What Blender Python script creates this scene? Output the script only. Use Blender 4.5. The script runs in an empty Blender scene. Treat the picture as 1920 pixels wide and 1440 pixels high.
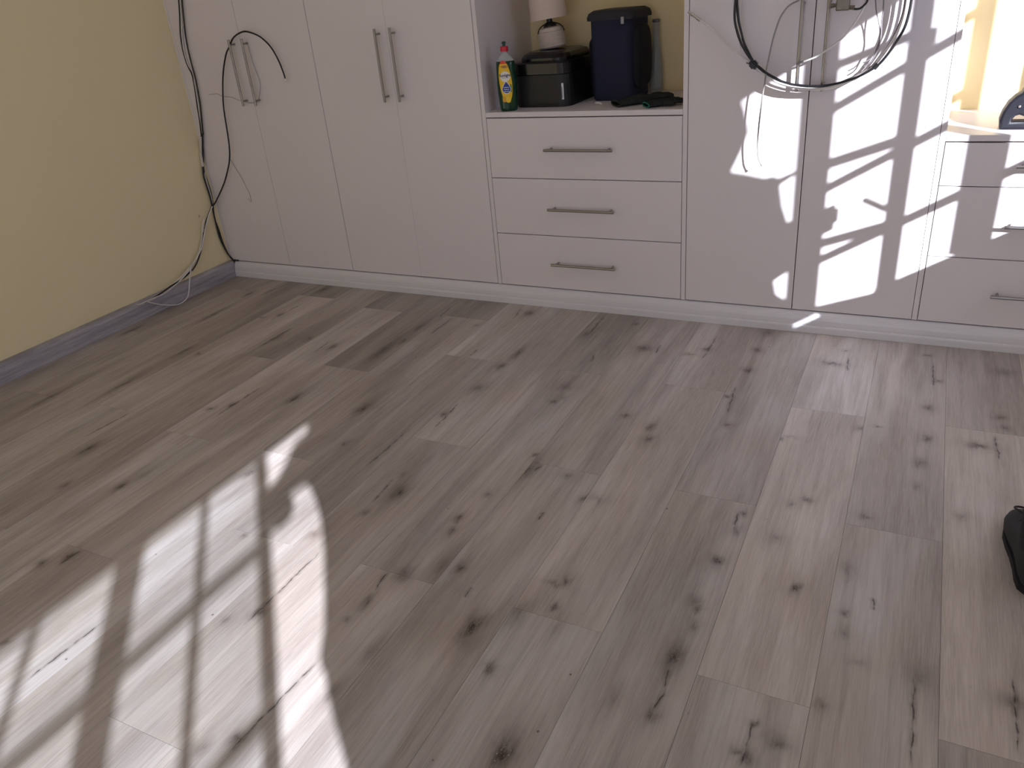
import bpy, bmesh, math, random
from mathutils import Vector, Matrix

scene = bpy.context.scene
PI = math.pi

# ------------------------------------------------------------------ camera
cam_data = bpy.data.cameras.new('camera')
cam = bpy.data.objects.new('camera', cam_data)
scene.collection.objects.link(cam)
RC = ((0.8930204, 0.4416940, -0.0861447),
      (0.1329232, -0.4417821, -0.8872204),
      (-0.4299371, 0.7808553, -0.4532319))
cam.matrix_world = Matrix(((RC[0][0], -RC[1][0], -RC[2][0], 3.41765),
                           (RC[0][1], -RC[1][1], -RC[2][1], -3.06123),
                           (RC[0][2], -RC[1][2], -RC[2][2], 1.33110),
                           (0, 0, 0, 1)))
cam_data.sensor_width = 36.0
cam_data.lens = 1470.023 / 1920 * 36.0
cam_data.clip_start = 0.02
scene.camera = cam

# ------------------------------------------------------------------ light
SUN_DIR = Vector((-0.95, 1.0, -0.58))
sun_data = bpy.data.lights.new('sun', 'SUN')
sun_data.energy = 14.8
sun_data.angle = math.radians(0.44)
sun_data.color = (0.94, 0.965, 1.07)
sun = bpy.data.objects.new('sun', sun_data)
scene.collection.objects.link(sun)
sun.rotation_euler = SUN_DIR.to_track_quat('-Z', 'Y').to_euler()
sun.location = (9, -6, 6)

world = bpy.data.worlds.new('world')
scene.world = world
world.use_nodes = True
bg = world.node_tree.nodes['Background']
bg.inputs[0].default_value = (0.80, 0.86, 1.18, 1)
bg.inputs[1].default_value = 2.75

def window_portal(name, loc, rot, sx, sy):
    l = bpy.data.lights.new(name, 'AREA')
    l.shape = 'RECTANGLE'; l.size = sx; l.size_y = sy
    l.cycles.is_portal = True
    o = bpy.data.objects.new(name, l); scene.collection.objects.link(o)
    o.location = loc; o.rotation_euler = rot
window_portal('window_light', (4.70, -1.17, 1.49), (0, PI/2, 0), 1.06, 1.7)
window_portal('window_light', (4.70, -5.00, 1.43), (0, PI/2, 0), 0.96, 1.9)
window_portal('window_light', (3.05, -6.48, 1.25), (PI/2, 0, 0), 2.1, 2.1)

vs = scene.view_settings
vs.view_transform = 'Standard'; vs.look = 'None'; vs.exposure = 0.0; vs.gamma = 1.0
vs.use_curve_mapping = False
try:
    scene.cycles.use_denoising = True
    scene.cycles.max_bounces = 10
    scene.cycles.diffuse_bounces = 6
    scene.cycles.sample_clamp_indirect = 6.0
    scene.cycles.caustics_refractive = False
    scene.cycles.caustics_reflective = False
except Exception:
    pass

# ------------------------------------------------------------------ helpers
def link(o): scene.collection.objects.link(o)

def obj(name, bm, mat, parent=None, smooth=False, loc=None, rot=None):
    me = bpy.data.meshes.new(name)
    if smooth:
        for f in bm.faces: f.smooth = True
    bm.normal_update()
    bm.to_mesh(me); bm.free()
    o = bpy.data.objects.new(name, me); link(o)
    if mat is not None:
        for m in (mat if isinstance(mat, (list, tuple)) else [mat]): me.materials.append(m)
    if parent is not None: o.parent = parent
    if loc is not None: o.location = loc
    if rot is not None: o.rotation_euler = rot
    return o

def empty(name, loc=(0, 0, 0), rot=(0, 0, 0)):
    o = bpy.data.objects.new(name, None); link(o)
    o.empty_display_size = 0.05
    o.location = loc; o.rotation_euler = rot
    return o

def tag(o, label=None, cat=None, group=None, kind=None):
    if label: o['label'] = label
    if cat: o['category'] = cat
    if group: o['group'] = group
    if kind: o['kind'] = kind
    return o

def box(bm, x0, x1, y0, y1, z0, z1, bev=0.0, seg=2, mi=0):
    r = bmesh.ops.create_cube(bm, size=1.0)
    vsx = r['verts']
    for v in vsx:
        v.co = Vector(((x0 + x1) / 2 + v.co.x * (x1 - x0), (y0 + y1) / 2 + v.co.y * (y1 - y0), (z0 + z1) / 2 + v.co.z * (z1 - z0)))
    fs = set(f for v in vsx for f in v.link_faces)
    for f in fs: f.material_index = mi
    if bev > 0:
        es = list(set(e for v in vsx for e in v.link_edges))
        bmesh.ops.bevel(bm, geom=es, offset=bev, segments=seg, affect='EDGES', profile=0.5)
    return vsx

def boxm(*a, **k):
    bm = bmesh.new(); box(bm, *a, **k); return bm

def tube(bm, pts, r, n=8, caps=True, mi=0):
    pts = [Vector(p) for p in pts]
    rr = r if isinstance(r, (list, tuple)) else [r] * len(pts)
    rings = []
    up = None
    for i, p in enumerate(pts):
        t = (pts[min(i + 1, len(pts) - 1)] - pts[max(i - 1, 0)])
        if t.length < 1e-9: t = Vector((0, 0, 1))
        t.normalize()
        if up is None:
            a = Vector((0, 0, 1)) if abs(t.z) < 0.9 else Vector((1, 0, 0))
            up = (a - t * a.dot(t)).normalized()
        else:
            up = (up - t * up.dot(t))
            up = up.normalized() if up.length > 1e-6 else Vector((1, 0, 0))
        s = t.cross(up)
        rings.append([bm.verts.new(p + (up * math.cos(2 * PI * k / n) + s * math.sin(2 * PI * k / n)) * rr[i]) for k in range(n)])
    for a, b in zip(rings, rings[1:]):
        for k in range(n):
            f = bm.faces.new((a[k], a[(k + 1) % n], b[(k + 1) % n], b[k])); f.material_index = mi
    if caps:
        f = bm.faces.new(list(reversed(rings[0]))); f.material_index = mi
        f = bm.faces.new(rings[-1]); f.material_index = mi

def smooth_path(pts, sub=4):
    P = [Vector(p) for p in pts]
    if len(P) < 3: return P
    out = []
    for i in range(len(P) - 1):
        p0 = P[max(i - 1, 0)]; p1 = P[i]; p2 = P[i + 1]; p3 = P[min(i + 2, len(P) - 1)]
        for k in range(sub):
            t = k / sub
            out.append(0.5 * ((2 * p1) + (p2 - p0) * t + (2 * p0 - 5 * p1 + 4 * p2 - p3) * t * t + (3 * p1 - p0 - 3 * p2 + p3) * t ** 3))
    out.append(P[-1])
    return out

def lathe(bm, prof, n=32, cx=0, cy=0, sx=1.0, sy=1.0, mi=0, cap0=True, cap1=True):
    rings = []
    for r, z in prof:
        rings.append([bm.verts.new((cx + sx * r * math.cos(2 * PI * k / n), cy + sy * r * math.sin(2 * PI * k / n), z)) for k in range(n)])
    for a, b in zip(rings, rings[1:]):
        for k in range(n):
            f = bm.faces.new((a[k], a[(k + 1) % n], b[(k + 1) % n], b[k])); f.material_index = mi
    if cap0: bm.faces.new(list(reversed(rings[0]))).material_index = mi
    if cap1: bm.faces.new(rings[-1]).material_index = mi

def prism(bm, pts, x0, x1, mi=0):
    """pts = (y, z) outline extruded along x"""
    a = [bm.verts.new((x0, y, z)) for y, z in pts]
    b = [bm.verts.new((x1, y, z)) for y, z in pts]
    n = len(pts)
    for k in range(n):
        bm.faces.new((a[k], a[(k + 1) % n], b[(k + 1) % n], b[k])).material_index = mi
    bm.faces.new(list(reversed(a))).material_index = mi
    bm.faces.new(b).material_index = mi
    bmesh.ops.recalc_face_normals(bm, faces=bm.faces)

# ------------------------------------------------------------------ materials
def S(c):
    """sRGB 0..255 triple to linear"""
    return tuple(((v / 255) / 12.92 if v / 255 <= 0.04045 else ((v / 255 + 0.055) / 1.055) ** 2.4) for v in c) + (1.0,)

class NT:
    def __init__(self, name):
        self.m = bpy.data.materials.new(name); self.m.use_nodes = True
        self.t = self.m.node_tree; self.n = self.t.nodes; self.b = self.n['Principled BSDF']
        self.out = self.n['Material Output']
    def node(self, kind, **kw):
        nd = self.n.new(kind)
        for k, v in kw.items(): setattr(nd, k, v)
        return nd
    def put(self, sock, v):
        if hasattr(v, 'links') or isinstance(v, bpy.types.NodeSocket): self.t.links.new(v, sock)
        else: sock.default_value = v
    def math(self, op, a, b=None, clamp=False):
        nd = self.node('ShaderNodeMath', operation=op, use_clamp=clamp)
        self.put(nd.inputs[0], a)
        if b is not None: self.put(nd.inputs[1], b)
        return nd.outputs[0]
    def vmath(self, op, a, b=None):
        nd = self.node('ShaderNodeVectorMath', operation=op)
        self.put(nd.inputs[0], a)
        if b is not None: self.put(nd.inputs[1], b)
        return nd.outputs['Value'] if op in ('LENGTH', 'DOT_PRODUCT') else nd.outputs[0]
    def noise(self, vec, scale, detail=3, rough=0.5, dist=0.0):
        nd = self.node('ShaderNodeTexNoise')
        self.put(nd.inputs['Vector'], vec); nd.inputs['Scale'].default_value = scale
        nd.inputs['Detail'].default_value = detail; nd.inputs['Roughness'].default_value = rough
        nd.inputs['Distortion'].default_value = dist
        return nd
    def mapping(self, vec, loc=(0, 0, 0), rot=(0, 0, 0), scale=(1, 1, 1), typ='POINT'):
        nd = self.node('ShaderNodeMapping', vector_type=typ)
        self.put(nd.inputs['Vector'], vec)
        nd.inputs['Location'].default_value = loc; nd.inputs['Rotation'].default_value = rot; nd.inputs['Scale'].default_value = scale
        return nd.outputs[0]
    def remap(self, v, a, b, c, d, smooth=False):
        nd = self.node('ShaderNodeMapRange')
        if smooth: nd.interpolation_type = 'SMOOTHSTEP'
        self.put(nd.inputs[0], v)
        for i, x in enumerate((a, b, c, d)): self.put(nd.inputs[i + 1], x)
        return nd.outputs[0]
    def mix(self, f, a, b, blend='MIX'):
        nd = self.node('ShaderNodeMix', data_type='RGBA', blend_type=blend)
        self.put(nd.inputs[0], f); self.put(nd.inputs[6], a); self.put(nd.inputs[7], b)
        return nd.outputs[2]
    def ramp(self, v, stops):
        nd = self.node('ShaderNodeValToRGB')
        self.put(nd.inputs[0], v)
        e = nd.color_ramp.elements
        while len(e) < len(stops): e.new(0.5)
        for i, (p, c) in enumerate(stops):
            e[i].position = p; e[i].color = c
        return nd.outputs[0]
    def bump(self, h, strength=0.2, dist=0.002):
        nd = self.node('ShaderNodeBump'); nd.inputs['Strength'].default_value = strength; nd.inputs['Distance'].default_value = dist
        self.put(nd.inputs['Height'], h); self.put(self.b.inputs['Normal'], nd.outputs[0])
    def col(self, v): self.put(self.b.inputs['Base Color'], v)
    def rough(self, v): self.put(self.b.inputs['Roughness'], v)

def plain(name, rgb, rough=0.5, metal=0.0, var=0.04, scale=30.0, bump=0.0, spec=0.5, coat=0.0):
    k = NT(name)
    tc = k.node('ShaderNodeTexCoord').outputs['Object']
    nz = k.noise(tc, scale, 3)
    c = S(rgb)
    lo = tuple(max(0, x * (1 - var)) for x in c[:3]) + (1,); hi = tuple(min(1, x * (1 + var)) for x in c[:3]) + (1,)
    k.col(k.mix(nz.outputs[0], lo, hi))
    k.rough(rough); k.b.inputs['Metallic'].default_value = metal
    k.b.inputs['Specular IOR Level'].default_value = spec
    k.b.inputs['Coat Weight'].default_value = coat
    if bump: k.bump(nz.outputs[0], bump, 0.001)
    return k.m

WHITE = plain('white_laminate', (230, 223, 224), 0.38, var=0.012, scale=6, spec=0.45)
WHITE_EDGE = plain('white_edging', (232, 228, 226), 0.45, var=0.01)
WALL_Y = plain('cream_wall_paint', (242, 228, 186), 0.75, var=0.02, scale=5, bump=0.06)
WALL_N = plain('yellow_wall_paint', (232, 213, 164), 0.8, var=0.03, scale=6, bump=0.06)
CEIL = plain('ceiling_paint', (240, 238, 232), 0.9)
PLINTH = plain('plinth_laminate', (222, 220, 222), 0.33, var=0.02, scale=3)
STEEL = plain('brushed_steel', (160, 156, 153), 0.32, metal=1.0, var=0.06, scale=60)
CHROME = plain('bright_metal', (215, 212, 208), 0.2, metal=1.0)
BLACK_PVC = plain('black_cable_sheath', (18, 17, 20), 0.42)
WHITE_PVC = plain('white_cable_sheath', (226, 222, 218), 0.45)
GREY_PVC = plain('grey_cable_sheath', (120, 116, 118), 0.45)
BLACK = plain('black_plastic', (20, 20, 21), 0.3, var=0.05)
BLACK_MATT = plain('matt_black', (17, 17, 19), 0.7, var=0.1, bump=0.1)
FRAME = plain('window_frame_paint', (225, 225, 222), 0.5)
TAPE = plain('plaster_tape', (214, 205, 196), 0.8, var=0.1, scale=80, bump=0.4)
# ------------------------------------------------------------------ floor planks
FEATS = {
  -16: ([(0.108, -0.787, 0.069, 0.013, 0.9)],
      []),
  -15: ([(0.374, -0.525, 0.115, 0.015, 0.8), (0.377, -1.411, 0.161, 0.015, 0.6), (0.342, -0.239, 0.046, 0.013, 0.8)],
      []),
  -14: ([(0.589, -1.249, 0.138, 0.015, 0.7), (0.582, -0.907, 0.069, 0.011, 0.9)],
      [(0.425, -0.235, 0.456, -0.014)]),
  -13: ([(0.674, -0.91, 0.014, 0.013, 0.7), (0.719, -0.086, 0.057, 0.02, 0.8), (0.727, -0.435, 0.023, 0.013, 0.8), (0.661, -0.486, 0.009, 0.018, 0.6), (0.734, -1.577, 0.057, 0.011, 0.3)],
      [(0.825, -1.607, 0.837, -1.405), (0.732, -0.516, 0.738, -0.289)]),
  -12: ([(0.918, -1.661, 0.046, 0.018, 1.0), (1.052, -1.85, 0.023, 0.009, 0.8), (0.914, -0.666, 0.081, 0.02, 0.6), (1.072, -0.629, 0.018, 0.013, 0.6)],
      [(0.904, -0.776, 0.905, -0.549)]),
  -11: ([(1.247, -1.789, 0.04, 0.013, 1.0), (1.264, -1.712, 0.069, 0.022, 0.35), (1.193, -1.237, 0.023, 0.013, 0.9), (1.132, -1.286, 0.011, 0.015, 0.7), (1.237, -0.677, 0.034, 0.015, 0.8)],
      [(1.199, -1.325, 1.198, -1.089), (1.196, -0.751, 1.185, -0.622)]),
  -10: ([(1.502, -0.385, 0.057, 0.015, 0.7), (1.485, -0.653, 0.149, 0.024, 0.75), (1.515, -0.543, 0.034, 0.013, 0.7), (1.4, -1.119, 0.046, 0.013, 1.0), (1.409, -2.094, 0.023, 0.015, 0.9), (1.356, -2.148, 0.016, 0.015, 0.8)],
      [(1.53, -0.263, 1.522, -0.138), (1.415, -2.135, 1.418, -2.066)]),
  -9: ([(1.712, -1.104, 0.057, 0.022, 1.0), (1.748, -0.308, 0.014, 0.011, 0.5), (1.608, -1.578, 0.034, 0.018, 0.8), (1.561, -2.383, 0.014, 0.013, 0.5)],
      [(1.592, -0.458, 1.599, -0.245), (1.729, -2.449, 1.736, -2.232)]),
  -8: ([(1.8, -1.332, 0.023, 0.013, 0.6), (1.92, -0.118, 0.04, 0.022, 0.8), (1.832, -1.846, 0.014, 0.011, 0.5)],
      [(1.958, -1.419, 1.961, -1.176), (1.877, -0.591, 1.877, -0.527), (1.874, -0.194, 1.861, -0.074)]),
  -7: ([(2.024, -1.043, 0.017, 0.011, 0.8), (2.046, -0.832, 0.046, 0.024, 0.7), (2.043, -0.645, 0.034, 0.017, 0.8), (2.058, -0.519, 0.069, 0.02, 0.75), (2.141, -1.511, 0.046, 0.022, 0.95), (2.102, -1.632, 0.023, 0.011, 0.6), (2.096, -1.42, 0.017, 0.009, 0.5), (2.093, -2.074, 0.023, 0.018, 0.8), (2.036, -2.125, 0.018, 0.018, 0.4), (2.023, -1.763, 0.034, 0.022, 0.5)],
      [(2.044, -1.175, 2.035, -0.961), (2.095, -1.584, 2.081, -1.454), (2.092, -2.132, 2.091, -1.813)]),
  -6: ([(2.253, -0.268, 0.046, 0.022, 0.6), (2.422, -0.113, 0.017, 0.013, 0.6), (2.377, -1.565, 0.021, 0.011, 0.9), (2.388, -1.618, 0.029, 0.013, 0.8), (2.36, -0.848, 0.014, 0.013, 0.8), (2.378, -0.809, 0.034, 0.022, 0.35), (2.356, -0.73, 0.034, 0.028, 0.4), (2.401, -1.429, 0.014, 0.011, 0.5), (2.448, -1.188, 0.016, 0.011, 0.8), (2.364, -1.823, 0.034, 0.028, 0.7), (2.332, -1.938, 0.029, 0.013, 0.7), (2.319, -2.006, 0.011, 0.009, 0.5), (2.314, -2.376, 0.023, 0.018, 0.8), (2.263, -2.422, 0.023, 0.018, 0.5), (2.441, -2.067, 0.046, 0.022, 0.35), (2.425, -2.204, 0.034, 0.011, 0.5), (2.44, -1.753, 0.069, 0.022, 0.45)],
      [(2.266, -0.264, 2.26, -0.044), (2.325, -1.896, 2.317, -1.826), (2.322, -2.417, 2.338, -2.142), (2.371, -0.511, 2.359, -0.439)]),
  -5: ([(2.525, -0.335, 0.025, 0.029, 0.9), (2.636, -0.865, 0.017, 0.013, 0.8), (2.459, -1.271, 0.057, 0.024, 0.8), (2.587, -1.264, 0.021, 0.02, 0.5), (2.68, -1.361, 0.017, 0.013, 0.7), (2.619, -1.916, 0.046, 0.022, 1.2), (2.624, -1.96, 0.034, 0.033, 0.35), (2.489, -1.744, 0.016, 0.013, 0.8)],
      [(2.586, -0.37, 2.581, -0.283), (2.483, -1.275, 2.49, -1.229), (2.552, -1.797, 2.552, -1.838), (2.595, -1.453, 2.596, -1.492)]),
  -4: ([(2.737, -0.914, 0.023, 0.013, 0.8), (2.751, -0.987, 0.023, 0.015, 0.8), (2.714, -1.344, 0.023, 0.039, 0.35), (2.764, -0.284, 0.016, 0.015, 0.85), (2.712, -0.339, 0.009, 0.022, 0.5), (2.84, -2.195, 0.052, 0.022, 1.2), (2.717, -2.016, 0.014, 0.013, 0.9), (2.766, -1.693, 0.021, 0.011, 0.8), (2.742, -1.715, 0.011, 0.033, 0.4), (2.773, -1.792, 0.014, 0.011, 0.8), (2.699, -1.84, 0.057, 0.022, 0.5), (2.803, -1.855, 0.046, 0.022, 0.2)],
      [(2.769, -0.377, 2.772, -0.139)]),
  -3: ([(2.947, -0.233, 0.023, 0.015, 0.8), (2.955, -0.062, 0.052, 0.022, 0.6), (2.949, -0.414, 0.018, 0.015, 0.9), (2.924, -0.637, 0.011, 0.009, 0.8), (2.965, -0.822, 0.01, 0.009, 0.9), (3.111, -1.358, 0.023, 0.013, 0.6), (3.111, -1.279, 0.014, 0.009, 0.8), (3.09, -1.493, 0.023, 0.015, 0.9), (3.09, -1.674, 0.018, 0.011, 0.9), (3.076, -1.653, 0.023, 0.02, 0.5), (3.078, -1.835, 0.052, 0.02, 0.95), (3.093, -1.733, 0.034, 0.015, 0.5), (3.079, -1.998, 0.023, 0.013, 0.8), (2.994, -1.989, 0.057, 0.022, 0.4)],
      [(2.948, -0.762, 2.935, -0.555), (3.102, -1.356, 3.096, -1.275), (3.078, -1.984, 3.087, -1.922), (3.077, -1.871, 3.082, -1.924)]),
  -2: ([(3.221, -0.28, 0.018, 0.033, 0.85), (3.257, -0.156, 0.011, 0.009, 0.6), (3.136, -0.857, 0.009, 0.009, 0.7), (3.16, -0.839, 0.009, 0.028, 0.3), (3.358, -0.724, 0.016, 0.015, 0.6), (3.223, -1.183, 0.016, 0.015, 0.5), (3.257, -1.16, 0.014, 0.015, 0.7), (3.209, -1.355, 0.023, 0.022, 0.45), (3.282, -1.524, 0.025, 0.013, 0.95), (3.32, -1.968, 0.021, 0.024, 0.7), (3.253, -2.019, 0.014, 0.013, 0.8), (3.272, -2.026, 0.018, 0.013, 0.8), (3.267, -1.942, 0.009, 0.007, 0.8)],
      [(3.278, -0.327, 3.27, -0.214), (3.266, -1.939, 3.265, -2.048)]),
  -1: ([(3.527, -0.122, 0.011, 0.015, 0.7), (3.565, -0.319, 0.014, 0.011, 0.6), (3.541, -0.526, 0.023, 0.015, 0.8), (3.541, -0.724, 0.023, 0.013, 0.8), (3.527, -0.872, 0.034, 0.018, 0.6), (3.522, -0.998, 0.023, 0.013, 0.5), (3.404, -0.691, 0.007, 0.009, 0.6), (3.405, -1.186, 0.014, 0.015, 0.6), (3.381, -1.851, 0.014, 0.013, 0.6), (3.557, -1.701, 0.04, 0.024, 0.5), (3.395, -1.568, 0.014, 0.009, 0.7), (3.387, -1.42, 0.034, 0.013, 0.5), (3.401, -1.63, 0.029, 0.015, 0.4), (3.438, -1.713, 0.014, 0.022, 0.35)],
      [(3.546, -0.177, 3.552, -0.388), (3.543, -1.69, 3.546, -1.931), (3.449, -1.495, 3.454, -1.539)]),
  0: ([(3.675, -0.725, 0.018, 0.028, 0.85), (3.738, -0.529, 0.017, 0.015, 0.6), (3.752, -0.592, 0.016, 0.011, 0.7), (3.761, -0.193, 0.034, 0.033, 0.4), (3.631, -1.105, 0.023, 0.018, 0.5), (3.716, -1.709, 0.023, 0.028, 0.7)],
      [(3.721, -0.652, 3.728, -0.789), (3.72, -1.636, 3.718, -1.83)]),
}

def plank_material(name, feats, ring_seed):
    k = NT(name)
    geo = k.node('ShaderNodeNewGeometry').outputs['Position']
    oi = k.node('ShaderNodeObjectInfo')
    sep = k.node('ShaderNodeSeparateColor'); k.put(sep.inputs[0], oi.outputs['Color'])
    tone, warm, rnd = sep.outputs[0], sep.outputs[1], sep.outputs[2]
    offv = k.node('ShaderNodeCombineXYZ'); k.put(offv.inputs[2], k.math('MULTIPLY', rnd, 37.0))
    base = k.vmath('ADD', geo, offv.outputs[0])
    # grain: long streaks along y
    g1 = k.noise(k.mapping(base, scale=(9, 0.9, 1)), 1.0, 4, 0.55, 0.6)
    g2 = k.noise(k.mapping(base, scale=(75, 3.2, 1)), 1.0, 4, 0.6, 0.3)
    g3 = k.noise(k.mapping(base, scale=(420, 14, 1)), 1.0, 2, 0.6)
    g4 = k.noise(k.mapping(base, scale=(4.5, 1.6, 1)), 1.0, 3, 0.5, 0.8)
    cool = S((198, 192, 190)); warmc = S((192, 181, 172)); dark = S((157, 146, 139))
    c = k.mix(k.math('ADD', k.remap(g4.outputs[0], 0.35, 0.65, -0.4, 0.4), warm, clamp=True), cool, warmc)
    c = k.mix(k.remap(g1.outputs[0], 0.40, 0.68, 0.0, 0.85, True), c, dark)
    c = k.mix(k.remap(g2.outputs[0], 0.42, 0.72, 0.0, 0.6), c, S((150, 137, 130)))
    c = k.mix(k.remap(g3.outputs[0], 0.35, 0.7, 0.0, 0.28), c, S((222, 214, 208)))
    # cathedral rings on a few planks
    wv = k.node('ShaderNodeTexWave', wave_type='RINGS', rings_direction='SPHERICAL')
    k.put(wv.inputs['Vector'], k.mapping(base, loc=(ring_seed, 0.3 * ring_seed, 0), scale=(7, 1.1, 1)))
    wv.inputs['Scale'].default_value = 3.2; wv.inputs['Distortion'].default_value = 3.5; wv.inputs['Detail'].default_value = 2
    ringmask = k.math('MULTIPLY', k.remap(g4.outputs[0], 0.52, 0.66, 0.0, 0.22, True), wv.outputs[1])
    c = k.mix(ringmask, c, S((172, 152, 136)))
    # knots and cracks of this row of boards
    dn = k.noise(k.mapping(geo, scale=(46, 20, 1)), 1.0, 3, 0.6)
    dv = k.vmath('MULTIPLY', k.vmath('SUBTRACT', dn.outputs['Color'], (0.5, 0.5, 0.5)), (0.03, 0.05, 0.0))
    pos = k.vmath('MULTIPLY', k.vmath('ADD', geo, dv), (1, 1, 0))
    acc = None; hal = None
    for (x, y, hl, hw, s) in feats[0]:
        d = k.vmath('LENGTH', k.mapping(pos, loc=(x, y, 0), scale=(hw * 1.05, hl * 0.95, 1), typ='TEXTURE'))
        v = k.math('MULTIPLY', k.math('POWER', k.remap(d, 0.0, 1.9, 1.0, 0.0), 2.2), 0.88 * s)
        acc = v if acc is None else k.math('MAXIMUM', acc, v)
        hv = k.remap(d, 0.0, 3.6, 0.30 * s, 0.0, True)
        hal = hv if hal is None else k.math('MAXIMUM', hal, hv)
    if hal is not None:
        c = k.mix(hal, c, S((112, 93, 80)))
    if acc is not None:
        streak = k.noise(k.mapping(geo, scale=(190, 26, 1)), 1.0, 3, 0.7)
        acc = k.math('MULTIPLY', acc, k.remap(streak.outputs[0], 0.28, 0.62, 0.6, 1.3))
        cf = k.remap(acc, 0.0, 0.9, 0.0, 0.95)
        c = k.mix(cf, c, S((62, 49, 43)))
        chip = k.noise(k.mapping(geo, scale=(260, 200, 1)), 1.0, 2, 0.6)
        c = k.mix(k.math('MULTIPLY', k.remap(chip.outputs[0], 0.62, 0.68, 0.0, 0.75), k.remap(acc, 0.35, 0.6, 0.0, 1.0)), c, S((214, 206, 200)))
    acc2 = None
    wob = k.noise(k.mapping(geo, scale=(30, 30, 1)), 1.0, 2)
    wv2 = k.vmath('MULTIPLY', k.vmath('SUBTRACT', wob.outputs['Color'], (0.5, 0.5, 0.5)), (0.012, 0, 0))
    pos2 = k.vmath('MULTIPLY', k.vmath('ADD', geo, wv2), (1, 1, 0))
    for (x1, y1, x2, y2) in feats[1]:
        dx, dy = x2 - x1, y2 - y1
        L = math.hypot(dx, dy); ang = math.atan2(dy, dx) - PI / 2
        q = k.mapping(pos2, loc=((x1 + x2) / 2, (y1 + y2) / 2, 0), rot=(0, 0, ang), scale=(0.0024, L / 2, 1), typ='TEXTURE')
        sx = k.node('ShaderNodeSeparateXYZ'); k.put(sx.inputs[0], q)
        ax = k.math('ABSOLUTE', sx.outputs[0]); ay = k.math('ABSOLUTE', sx.outputs[1])
        v = k.math('MULTIPLY', k.math('SUBTRACT', 1.25, ax, clamp=True), k.remap(ay, 0.7, 1.05, 1.0, 0.0))
        halo = k.math('MULTIPLY', k.remap(ax, 0.0, 5.0, 0.4, 0.0, True), k.remap(ay, 0.6, 1.1, 1.0, 0.0))
        v = k.math('MAXIMUM', v, halo)
        acc2 = v if acc2 is None else k.math('MAXIMUM', acc2, v)
    if acc2 is not None:
        acc2 = k.math('MULTIPLY', acc2, k.remap(k.noise(k.mapping(geo, scale=(40, 34, 1)), 1.0, 2).outputs[0], 0.36, 0.55, 0.35, 1.0))
        c = k.mix(k.math('MULTIPLY', acc2, 0.9, clamp=True), c, S((44, 36, 33)))
    # small dark flecks
    vor = k.node('ShaderNodeTexVoronoi'); k.put(vor.inputs['Vector'], k.mapping(base, scale=(9, 7, 1))); vor.inputs['Scale'].default_value = 1.0
    fl = k.remap(vor.outputs['Distance'], 0.012, 0.03, 0.75, 0.0)
    c = k.mix(fl, c, S((52, 42, 38)))
    # broad light and dark drifts inside each board
    g5 = k.noise(k.mapping(base, scale=(6.5, 1.3, 1)), 1.0, 2, 0.5, 0.4)
    # plank tone
    tn = k.math('MULTIPLY', k.math('MULTIPLY', tone, 2.0), k.remap(g5.outputs[0], 0.3, 0.7, 0.86, 1.1))
    tv = k.node('ShaderNodeCombineXYZ')
    for i in range(3): k.put(tv.inputs[i], tn)
    c = k.mix(1.0, c, tv.outputs[0], 'MULTIPLY')
    k.col(c)
    k.rough(k.remap(g2.outputs[0], 0.2, 0.8, 0.42, 0.56))
    k.b.inputs['Specular IOR Level'].default_value = 0.42
    k.bump(g2.outputs[0], 0.12, 0.0008)
    return k.m

PX0, PW = 3.5889, 0.2268
# end joints per row of boards (y of one joint); boards are 1.22 m long
JOINT = {4: -1.0, 3: -0.3, 2: -0.9, 1: -1.23, 0: -0.63, -1: -1.232, -2: -0.645, -3: -1.23, -4: -0.606, -5: -1.23, -6: -0.605, -7: -1.22, -8: -0.61,
         -9: -0.238, -10: -0.842, -11: -0.25, -12: -0.86, -13: -0.184, -14: -0.80, -15: -0.20, -16: -0.80}
# tone (1 = average) and warmth (0 cool .. 1 warm) of boards, from the back row forwards
TONES = {-1: [(.96, .9), (.97, .6), (.98, .4), (1, .5)], -2: [(1.05, .25), (1.05, .75), (1.02, .45), (1, .5)], -3: [(.86, .75), (.93, .35), (.98, .5)],
         -4: [(.99, .4), (1.02, .75), (.95, .35), (.96, .5)], -5: [(.98, .25), (.97, .5), (.96, .5)], -6: [(.88, .8), (.97, .5), (1.02, .45), (1, .5)],
         -7: [(.87, .65), (1.0, .45), (.97, .6), (1, .5)], -8: [(1.06, .15), (.94, .55), (.97, .4), (1, .5)], -9: [(.86, .95), (.96, .6), (1.05, .2), (1, .5)],
         -10: [(.85, .8), (1.0, .65), (.96, .8), (1, .4)], -11: [(.88, .95), (1.03, .4), (.97, .5), (1, .5)], -12: [(.93, 1.0), (.93, .9), (.97, .5)],
         -13: [(.86, .9), (1.03, .55), (.96, .5), (1, .5)], -14: [(.88, .8), (.93, .6), (1, .5)], -15: [(.92, .9), (.97, .7), (.94, .6)], -16: [(.87, .9), (.93, .8), (.95, .5)],
         0: [(.94, .8), (1.04, .9), (.94, .8), (1, .5)], 1: [(.94, .7), (1.0, .8)]}
floor = tag(obj('floor', boxm(-0.05, 4.65, -6.5, 0.56, -0.06, -0.0035), plain('screed', (60, 52, 48), 0.9)), kind='structure')
rng = random.Random(4)
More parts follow.
